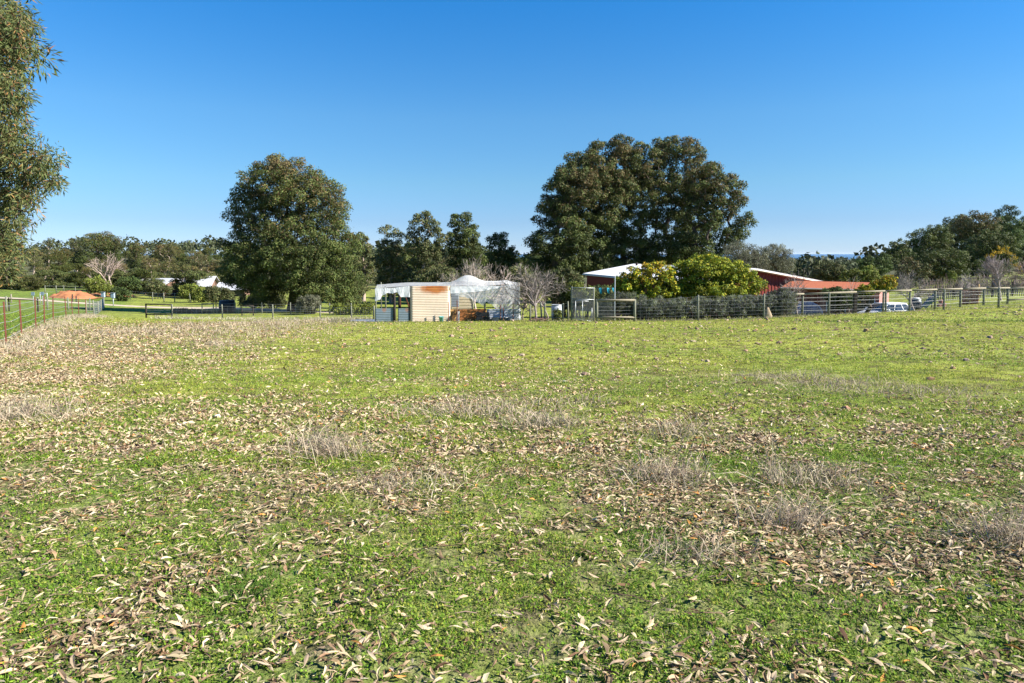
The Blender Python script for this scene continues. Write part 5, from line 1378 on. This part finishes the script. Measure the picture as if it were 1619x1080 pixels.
part('roof', slab(MB(), hp(1.02, 6.0, zE - .05), hp(-.02, 6.0, zE - .05), hp(-.02, 2.6, zE + .44), hp(1.02, 2.6, zE + .44), .04), M['tile'], root)
part('fascia', MB().tube([hp(-.02, -.47, zE - .06), hp(1.02, -.47, zE - .06)], .07, 4), M['cream_trim'], root)
wl = np.linalg.norm((B-A)[:2]); an = math.atan2(dirx[1], dirx[0])
c = hp(.69, 2.4, (zf + zE)/2 - .03); part('wall', MB().box(c, (wl*.60, 4.6, zE - zf - .06), rz=an), M['brick'], root)
c = hp(.19, 3.2, (zf + zE)/2 - .03); part('wall', MB().box(c, (wl*.38, 2.9, zE - zf - .06), rz=an), M['brick'], root, label='shaded verandah wall')
for t in (0.02, .2, .37): part('verandah_post', MB().tube([hp(t, .0, zf), hp(t, 0, zE - .05)], .06, 6), M['red_wall'], root)
for t, w_ in ((.56, 1.3), (.85, 1.3)):
    c = hp(t, .09, zE - 1.2); wo_ = part('window', MB().box(c, (w_, .08, 1.1), rz=an), M['dark_in'], root)
    for s in (-1, 1):
        for hh in (0,):
            q = hp(t + s*w_/2/wl, .06, zE - 1.2); fm = MB().box(q - np.array(root.location), (.06, .07, 1.16), rz=an).build('frame', M['white_roof'], wo_)
# houses at the left, among the trees
def gable_house(name, label, px, d, L, Wd, wall_h, rise, rz, wall, roofm, drop=0.0):
    p = gpt(px, d); p[2] -= drop; root = thing(name, p, label, 'building', rz=rz)
    hw, hl = Wd/2, L/2
    mb = MB(); V = [(-hl,-hw,-.3),(hl,-hw,-.3),(hl,hw,-.3),(-hl,hw,-.3),(-hl,-hw,wall_h),(hl,-hw,wall_h),(hl,hw,wall_h),(-hl,hw,wall_h),(-hl,0,wall_h+rise-.08),(hl,0,wall_h+rise-.08)]
    mb.add(V, [(0,1,5,4),(2,3,7,6)]); mb.add(V, [(1,2,6,9),(1,9,5,1)][:1] + [(3,0,4,8)]); mb.add(V, [(5,1,9),(6,9,2),(4,8,0),(7,3,8)])
    mb.build('wall', wall, root)
    for s in (-1, 1):
        slab(MB(), (-hl-.5, 0, wall_h+rise), (hl+.5, 0, wall_h+rise), (hl+.5, s*(hw+.5), wall_h - rise*.5/hw), (-hl-.5, s*(hw+.5), wall_h - rise*.5/hw), .08*(-s)).build('roof', roofm, root)
    for k in (-.55, 0, .55):
        w_ = MB().box((k*hl, -hw - .02, wall_h*.55), (1.5, .08, 1.2)).build('window', M['dark_in'], root)
        MB().box((k*hl, -hw - .05, wall_h*.55 - .65), (1.7, .12, .08)).build('sill', M['white_roof'], w_)
    return root
M['grey_roof'] = plain('pale_grey_roof_sheet', (.42, .43, .45), (.35, .36, .38), 2, .95, .0, bump=.02, spec=.03)
M['brown_brick'] = plain('brown_brick_wall', (.20, .12, .085), (.15, .09, .065), 3, .9)
gable_house('gabled_house', 'house with a bright white gabled roof among the trees at the left', 316, 112, 4.2, 5, 2.2, 1.35, .12, M['brown_brick'], M['grey_roof'], .3)
gable_house('long_house', 'long low house with a pale roof behind the brown shrub at the left', 246, 112, 6.0, 6, 2.0, .8, -.06, M['brown_brick'], M['grey_roof'], .2)
gable_house('far_house', 'pale roofed building glimpsed left under the round tree', 372, 108, 4, 5, 2.0, .9, .1, M['brown_brick'], M['grey_roof'], .8)

# ------------------------------------------------------------------ the parked car
M['car_white'] = plain('white_car_paint', (.80, .81, .82), (.78, .79, .80), 2, .25, bump=0, spec=.6)
M['glass'] = plain('tinted_car_glass', (.03, .045, .07), (.025, .04, .06), 2, .06, bump=0, spec=.8)
M['tyre'] = plain('tyre_rubber', (.02, .02, .02), (.03, .03, .03), 10, .9)
def car():
    p = gpt(1400, 48.5, -.38); root = thing('parked_car', p, 'white hatchback parked beyond the rail fence beside the brick wall', 'car', rz=math.pi + .30)
    # local +x is forward
    st = [(2.08, .38, .66, .60), (1.98, .26, .74, .76), (1.5, .2, .86, .84), (.95, .2, .94, .87), (0, .2, .97, .88), (-1.2, .2, .98, .87), (-1.8, .24, .96, .82), (-2.02, .34, .86, .72)]
    n = 20; th = np.linspace(0, 2*math.pi, n, endpoint=True); V = []
    for x, zb_, zt, hw in st:
        cs, sn = np.cos(th), np.sin(th); e = .45
        V.append(np.stack([np.full(n, x), hw*np.sign(cs)*np.abs(cs)**e, (zb_+zt)/2 + (zt-zb_)/2*np.sign(sn)*np.abs(sn)**e], -1))
    mb = MB().grid(np.array(V), flip=True)
    for k, fl in ((0, 1), (-1, -1)): mb.add(np.concatenate([V[k], V[k].mean(0, keepdims=True)]), [((i, i+1, n) if fl > 0 else (i+1, i, n)) for i in range(n-1)])
    mb.build('body', M['car_white'], root, True)
    lo = [(1.05, .80), (-1.85, .78)]; hi = [(.30, .60), (-1.35, .58)]; z0, z1 = .93, 1.42
    # cabin: front, rear, sides, domed roof
    c = lambda x, y, z: np.array([x, y, z])
    F0, F1, R0, R1 = c(1.05, .80, z0), c(.30, .60, z1), c(-1.85, .78, z0), c(-1.35, .58, z1); mir = np.array([1, -1, 1])
    quads = {'windscreen': (F0, F0*mir, F1*mir, F1), 'rear_window': (R0*mir, R0, R1, R1*mir)}
    mb = MB()
    for q in (quads['windscreen'], quads['rear_window'], (R0, F0, F1, R1), (F0*mir, R0*mir, R1*mir, F1*mir)): mb.add(q, [(0, 1, 2, 3)])
    gx, gy = np.meshgrid(np.linspace(0, 1, 9), np.linspace(-1, 1, 9)); X = .30 + (-1.35 - .30)*gx; Y = gy*(.60 - .02*gx)
    mb.grid(np.stack([X, Y, z1 + .06*(1 - gy**2)*np.sin(math.pi*np.clip(gx*.9 + .05, 0, 1))**.6], -1))
    mb.build('cabin', M['car_white'], root)
    def pane(name, P, u0, u1, v0, v1):
        P = np.array(P); nr = unit(np.cross(P[1]-P[0], P[3]-P[0])); ctr = np.array([-.3, 0, 1.1]); nr = nr if np.dot(P.mean(0)-ctr, nr) > 0 else -nr
        f = lambda u, v: (P[0]*(1-u) + P[1]*u)*(1-v) + (P[3]*(1-u) + P[2]*u)*v + nr*.006
        MB().add([f(u0, v0), f(u1, v0), f(u1, v1), f(u0, v1)], [(0, 1, 2, 3)]).build(name, M['glass'], root)
    pane('windscreen', quads['windscreen'], .06, .94, .06, .92); pane('rear_window', quads['rear_window'], .1, .9, .2, .9)
    for S in ((R0, F0, F1, R1), (R0*mir, F0*mir, F1*mir, R1*mir)):
        pane('side_window', S, .06, .30, .06, .90); pane('side_window', S, .32, .60, .06, .91); pane('side_window', S, .62, .95, .06, .90)
    for sx in (1.28, -1.25):
        for sy in (-1, 1):
            w = lathe([(.0, -.1), (.30, -.1), (.31, -.06), (.31, .06), (.30, .1), (0, .1)], 20).build('wheel', M['tyre'], root, True); w.location = (sx, sy*.80, .31); w.rotation_euler = (math.pi/2, 0, 0)
            rm = lathe([(0, -.108), (.19, -.108), (.2, -.09), (.2, .09), (.19, .108), (0, .108)], 14).build('rim', M['galv'], w, True)
    for sy in (-1, 1):
        MB().box((1.97, sy*.58, .66), (.14, .3, .13)).build('headlight', M['glass'], root); MB().box((-1.98, sy*.62, .78), (.1, .18, .26)).build('tail_light', M['red_wall'], root)
        MB().box((.62, sy*.95, 1.0), (.12, .2, .14)).build('mirror', M['car_white'], root)
car()

# ------------------------------------------------------------------ odds and ends about the yard
r = np.random.default_rng(66)
M['tarp'] = plain('blue_tarpaulin', (.008, .022, .058), (.006, .016, .04), 4, .8, bump=.5, c3=(.025, .05, .10), spec=.1)
def heap(name, label, cat, px, d, w, dp, h, mat, seed, group=None, n=18, dome=False):
    rr = np.random.default_rng(seed); u, v = np.meshgrid(np.linspace(-1, 1, n), np.linspace(-1, 1, n))
    s = np.clip(1.05 - np.maximum(np.abs(u), np.abs(v))**4, 0, 1)**.5
    if dome: s = np.clip(1 - (u*u + v*v), 0, 1)**.8*(.45 + 1.1*fbm(u*3 + seed, v*3, seed+2, 4))
    z = h*s*(.75 + .5*fbm(u*2.2 + seed, v*2.2, seed, 3)) - .06
    o = MB().grid(np.stack([u*w/2, v*dp/2, z], -1)).build(name, M[mat], None, True); o.location = gpt(px, d); return tag(o, label, cat, group)
heap('tarpaulin_heap', 'blue tarpaulin draped over a stack behind the fence', 'tarpaulin', 1264, 46, 2.6, 1.8, 1.0, 'tarp', 5, n=40)
M['sack'] = plain('cream_sack', (.36, .28, .18), (.28, .21, .13), 7, .85, bump=.3)
heap('sack', 'cream crumpled sack against a post at the end of the hedge', 'sack', 1216, 36.7, .5, .4, .55, 'sack', 9, n=14, dome=True)
M['earth'] = plain('orange_earth', (.33, .14, .062), (.26, .105, .045), 1.5, .95, bump=.4, c3=(.38, .21, .12))
heap('earth_heap', 'bare orange earth heap beyond the track at the left', 'earth heap', 112, 88, 5.8, 5, .85, 'earth', 12, n=44, dome=True)
heap('earth_heap', 'low strip of orange earth stretching right behind the heap', 'earth heap', 170, 98, 8, 4, .55, 'earth', 13, n=44, dome=True)
# two grey boxes on posts and two small signs
for px, d, label, nm, h in ((162, 72, 'left grey box on a post where the mesh fence meets the track', 'meter_box', .95), (177.5, 71, 'right grey box on a post where the mesh fence meets the track', 'meter_box', .95)):
    t = thing(nm, gpt(px, d), label, 'box', 'grey boxes on posts by the track'); post_mb((0, 0, 0), h, .05).build('post', M['galv'], t, True)
    MB().box((0, -.02, h + .2), (.32, .22, .48)).build('box', M['grey_paint'], t); MB().box((0, -.152, h + .2), (.3, .01, .46)).build('door', M['grey_paint'], t); MB().box((0, -.03, h + .49), (.44, .33, .03)).build('lid', M['galv'], t)
for px, d, label in ((51, 66, 'left small pale sign standing above the rusty pickets'), (66, 68, 'right small pale sign standing above the rusty pickets')):
    t = thing('small_sign', gpt(px, d), label, 'sign', 'small signs in the neighbouring paddock'); post_mb((0, 0, 0), 1.0, .03).build('post', M['galv'], t, True)
    MB().box((0, -.035, 1.15), (.32, .02, .32)).build('panel', M['grey_paint'], t)
t = thing('stock_frame', gpt(66, 70), 'pale pipe frame standing by the track behind the pickets', 'frame')
a, b = gpt(62, 70), gpt(73, 70)
for p in (a, b): part('post', post_mb(p, 1.15, .04), M['galv'], t, True)
part('rail', MB().tube([a + np.array([0, 0, 1.1]), b + np.array([0, 0, 1.1])], .03, 6), M['galv'], t, True)
for px, d, h, label in ((16, 70, .9, 'yellowish short post by the track at far left'), (113, 78, .9, 'stout dark post before the orange earth'), (119, 78, .7, 'short dark post before the orange earth, right of the stout one')):
    o = post_mb((0, 0, 0), h, .07).build('lone_post', M['rail' if px < 50 else 'dark_post'], None, True); o.location = gpt(px, d); tag(o, label, 'post')
# dark water butt and lavender strip by the small frame
t = thing('water_butt', gpt(358, 60), 'dark round water butt behind the fence left of the round tree', 'water butt')
lathe([(0, 0), (.62, 0), (.7, .45), (.7, .7), (.62, 1.05), (0, 1.08)], 22).build('barrel', M['black'], t, True)
for z_ in (.3, .8): lathe([(.69, z_-.02), (.715, z_-.02), (.715, z_+.02), (.69, z_+.02)], 22).build('hoop', M['dark_metal'], t, True)
shrub('lavender_row', 'low grey violet flower row beyond the left gate frame', 'shrub', 300, 60, [(285, 492, 14, 3), (305, 493, 14, 3), (325, 494, 12, 3), (345, 495, 10, 3)], 'lavender', .18, 50, .12, .03, 160)
# right hand yard
t = thing('drum', gpt(1450, 48.5), 'grey drum with a white lid right of the white car', 'drum')
lathe([(0, 0), (.33, 0), (.36, .3), (.36, .6), (.3, .78), (0, .8)], 18).build('body', M['dark_metal'], t, True); lathe([(.3, .76), (.32, .8), (.2, .9), (0, .93)], 18).build('lid', M['white_roof'], t, True)
a, b = at(1457, 484, 47.8), at(1478, 464.5, 47.8); t = thing('slanting_trough', (a[0], a[1], zg(a[0], a[1])), 'dark green trough slanting up beside the grey drum', 'trough')
M['green_metal'] = plain('dark_green_metal', (.04, .10, .095), (.03, .075, .075), 8, .4, .1, bump=.05)
dz = unit(b - a); sd = np.array([0, 1, 0.]); nm = np.cross(dz, sd)
for s in (-1, 1): part('side', slab(MB(), a + sd*s*.2, b + sd*s*.2, b + sd*s*.24 - nm*.24, a + sd*s*.24 - nm*.24, .02*s), M['green_metal'], t)
part('floor', slab(MB(), a - sd*.2, b - sd*.2, b + sd*.2, a + sd*.2, .02), M['green_metal'], t)
part('strut', MB().tube([at(1457, 485, 47.7), at(1468, 477, 47.7)], .04, 6), M['white_roof'], t); part('leg', MB().tube([at(1474, 469, 47.9), np.array([*gpt(1475, 47.9)[:2], zg(*gpt(1475, 47.9)[:2])])], .035, 6), M['dark_post'], t)
for i, (px, dz_) in enumerate(((1488, 0), (1493, 0), (1490.5, .24))):
    o = MB().box((0, 0, .12), (.24, .3, .22), rz=.1*i).build('brick_block', M['brick']); p = gpt(px, 46.5); o.location = (p[0], p[1], p[2] + dz_)
    tag(o, ('left reddish block at the bottom of the little pile', 'right reddish block at the bottom of the little pile', 'reddish block on top of the little pile')[i], 'block', 'reddish blocks behind the fence')
t = thing('trellis', gpt(1537, 47), 'brown twiggy trellis panel with one tall timber post', 'trellis')
M['brown_twig'] = plain('brown_canes', (.17, .09, .065), (.12, .065, .05), 10, .9, bump=.2, c3=(.24, .15, .11))
M['new_timber'] = plain('fresh_timber', (.55, .36, .18), (.48, .30, .14), 6, .8, bump=.1)
for px in (1524, 1548): part('post', post_mb(gpt(px, 47), 1.15 if px < 1530 else 1.35, .05), M['new_timber' if px > 1530 else 'brown_twig'], t, True)
mb = MB()
for k in range(150):
    u = r.random(); p = gpt(1524 + 24*u, 47 + r.normal(0, .12)); mb.tube([p, p + np.array([r.normal(0, .12), r.normal(0, .05), .9 + .25*r.random()])], .012, 3, cap=False)
part('canes', mb, M['brown_twig'], t)['kind'] = 'stuff'
for k in range(5): part('slat', MB().tube([gpt(1524, 46.9, .15 + .2*k), gpt(1548, 46.9, .15 + .2*k)], .02, 5), M['brown_twig'], t)
# vine rows on the slope to the right
M['vine'] = plain('vine_canes', (.26, .19, .16), (.20, .145, .125), 6, .9, bump=.2, c3=(.33, .27, .25))
for i in range(6):
    d = 66 + i*5.0; p0, p1 = gpt(1448 + i*3, d), gpt(1650, d - 3)
    t = thing('vine_row', p0, ('nearest', 'second', 'third', 'fourth', 'fifth', 'farthest')[i] + ' row of leafless brown vines on the slope at the right', 'vine row', 'leafless vine rows')
    n = 14
    for k in range(n):
        q = p0 + (p1-p0)*k/(n-1); q = np.array([q[0], q[1], zg(q[0], q[1])])
        if k % 2 == 0: part('post', post_mb(q, 1.35, .045, 6), M['dark_post'], t)
    mb = MB()
    for k in range(260):
        u = r.random(); q = p0 + (p1-p0)*u; q[2] = zg(q[0], q[1]); hh = .75 + .12*r.normal()
        mb.tube([q + np.array([0, 0, hh]), q + np.array([r.normal(0, .22), r.normal(0, .15), hh + .35*abs(r.normal()) + .1])], .016, 3, cap=False)
    for k in range(60):
        u = (k+.5)/60; q = p0 + (p1-p0)*u; q[2] = zg(q[0], q[1]); mb.tube([q, q + np.array([.03*r.normal(), 0, .8])], .035, 4, cap=False)
    part('canes', mb, M['vine'], t)['kind'] = 'stuff'
    for hh in (.8, 1.2): part('wire', wire_mb([p0 + np.array([0, 0, hh]), p1 + np.array([0, 0, hh])], .008), M['wire'], t)
# prunings heaped under the bare fruit tree
t = MB()
for k in range(70):
    p = gpt(852 + r.normal(0, 6), 37 + r.normal(0, .25)); a_ = r.random()*6.28; q = np.array([math.cos(a_), math.sin(a_)*.6, .35*r.random()])*(.3 + .4*r.random())
    t.tube([p + np.array([0, 0, .05]) - q/2*[1, 1, 0], p + np.array([0, 0, .12]) + q/2], .012, 4, tuple(pick(r, 1, [(.2, .12, .10), (.28, .2, .17), (.14, .07, .06)])[0]), cap=False)
tag(t.build('prunings', M['twig']), 'heap of reddish prunings under the bare fruit tree', 'prunings', kind='stuff')
# long grass along the fence lines and about the enclosure
mb = MB(); rr = np.random.default_rng(77)
def edge(px0, px1, d0, d1, n, h, pal, w=.012, k=5):
    u = rr.random(n); p = gpts(px0 + (px1-px0)*u, d0 + (d1-d0)*u + rr.normal(0, .25, n)); blades(mb, np.repeat(p, k, 0), n*k, .12, h, rr, pal=pal, wd=w, up=1.0)
MIX = [(.14, .17, .04), (.20, .21, .06), (.36, .31, .2), (.28, .25, .14)]
edge(593, 824, 37.4, 38.7, 160, .16, MIX); edge(824, 1010, 36.7, 36, 150, .2, MIX); edge(1010, 1320, 36, 36, 260, .22, MIX); edge(1320, 1680, 36, 36, 120, .16, MIX)
edge(240, 590, 51, 43, 330, .3, [(.42, .37, .28), (.36, .31, .22), (.25, .26, .12), (.47, .42, .34)], .018); edge(1245, 1640, 38.6, 44, 160, .22, MIX)
tag(mb.build('fence_line_grass', M['straw']), 'longer mixed green and dry grass along the fence lines', 'grass', kind='stuff')
mb = MB(); fl = np.array(FENCE_L)
u = rr.random(620)*(len(fl)-1.001); k = u.astype(int); p = fl[k] + (fl[k+1]-fl[k])*(u-k)[:, None]; p[:, 0] += np.abs(rr.normal(0, .9, 620)) + .05
blades(mb, np.repeat(p, 7, 0), 620*7, .16, .22, rr, wd=.010, up=1.0)
tag(mb.build('fence_line_straw', M['straw']), 'dense pale dry grass along the rusty picket fence', 'dry grass', kind='stuff')

# ------------------------------------------------------------------ the air: faint blue haze over the whole country
m, nt, out = _nt('thin_haze')
pv = nd(nt, 'ShaderNodeVolumePrincipled'); pv.inputs['Color'].default_value = (.72, .84, 1.0, 1); pv.inputs['Density'].default_value = HAZE
nt.links.new(pv.outputs[0], out.inputs['Volume'])
o = MB().box((0, 29000, -3), (130000, 64000, 72)).build('haze', m); tag(o, 'thin bluish haze in the far air', 'haze', kind='stuff')
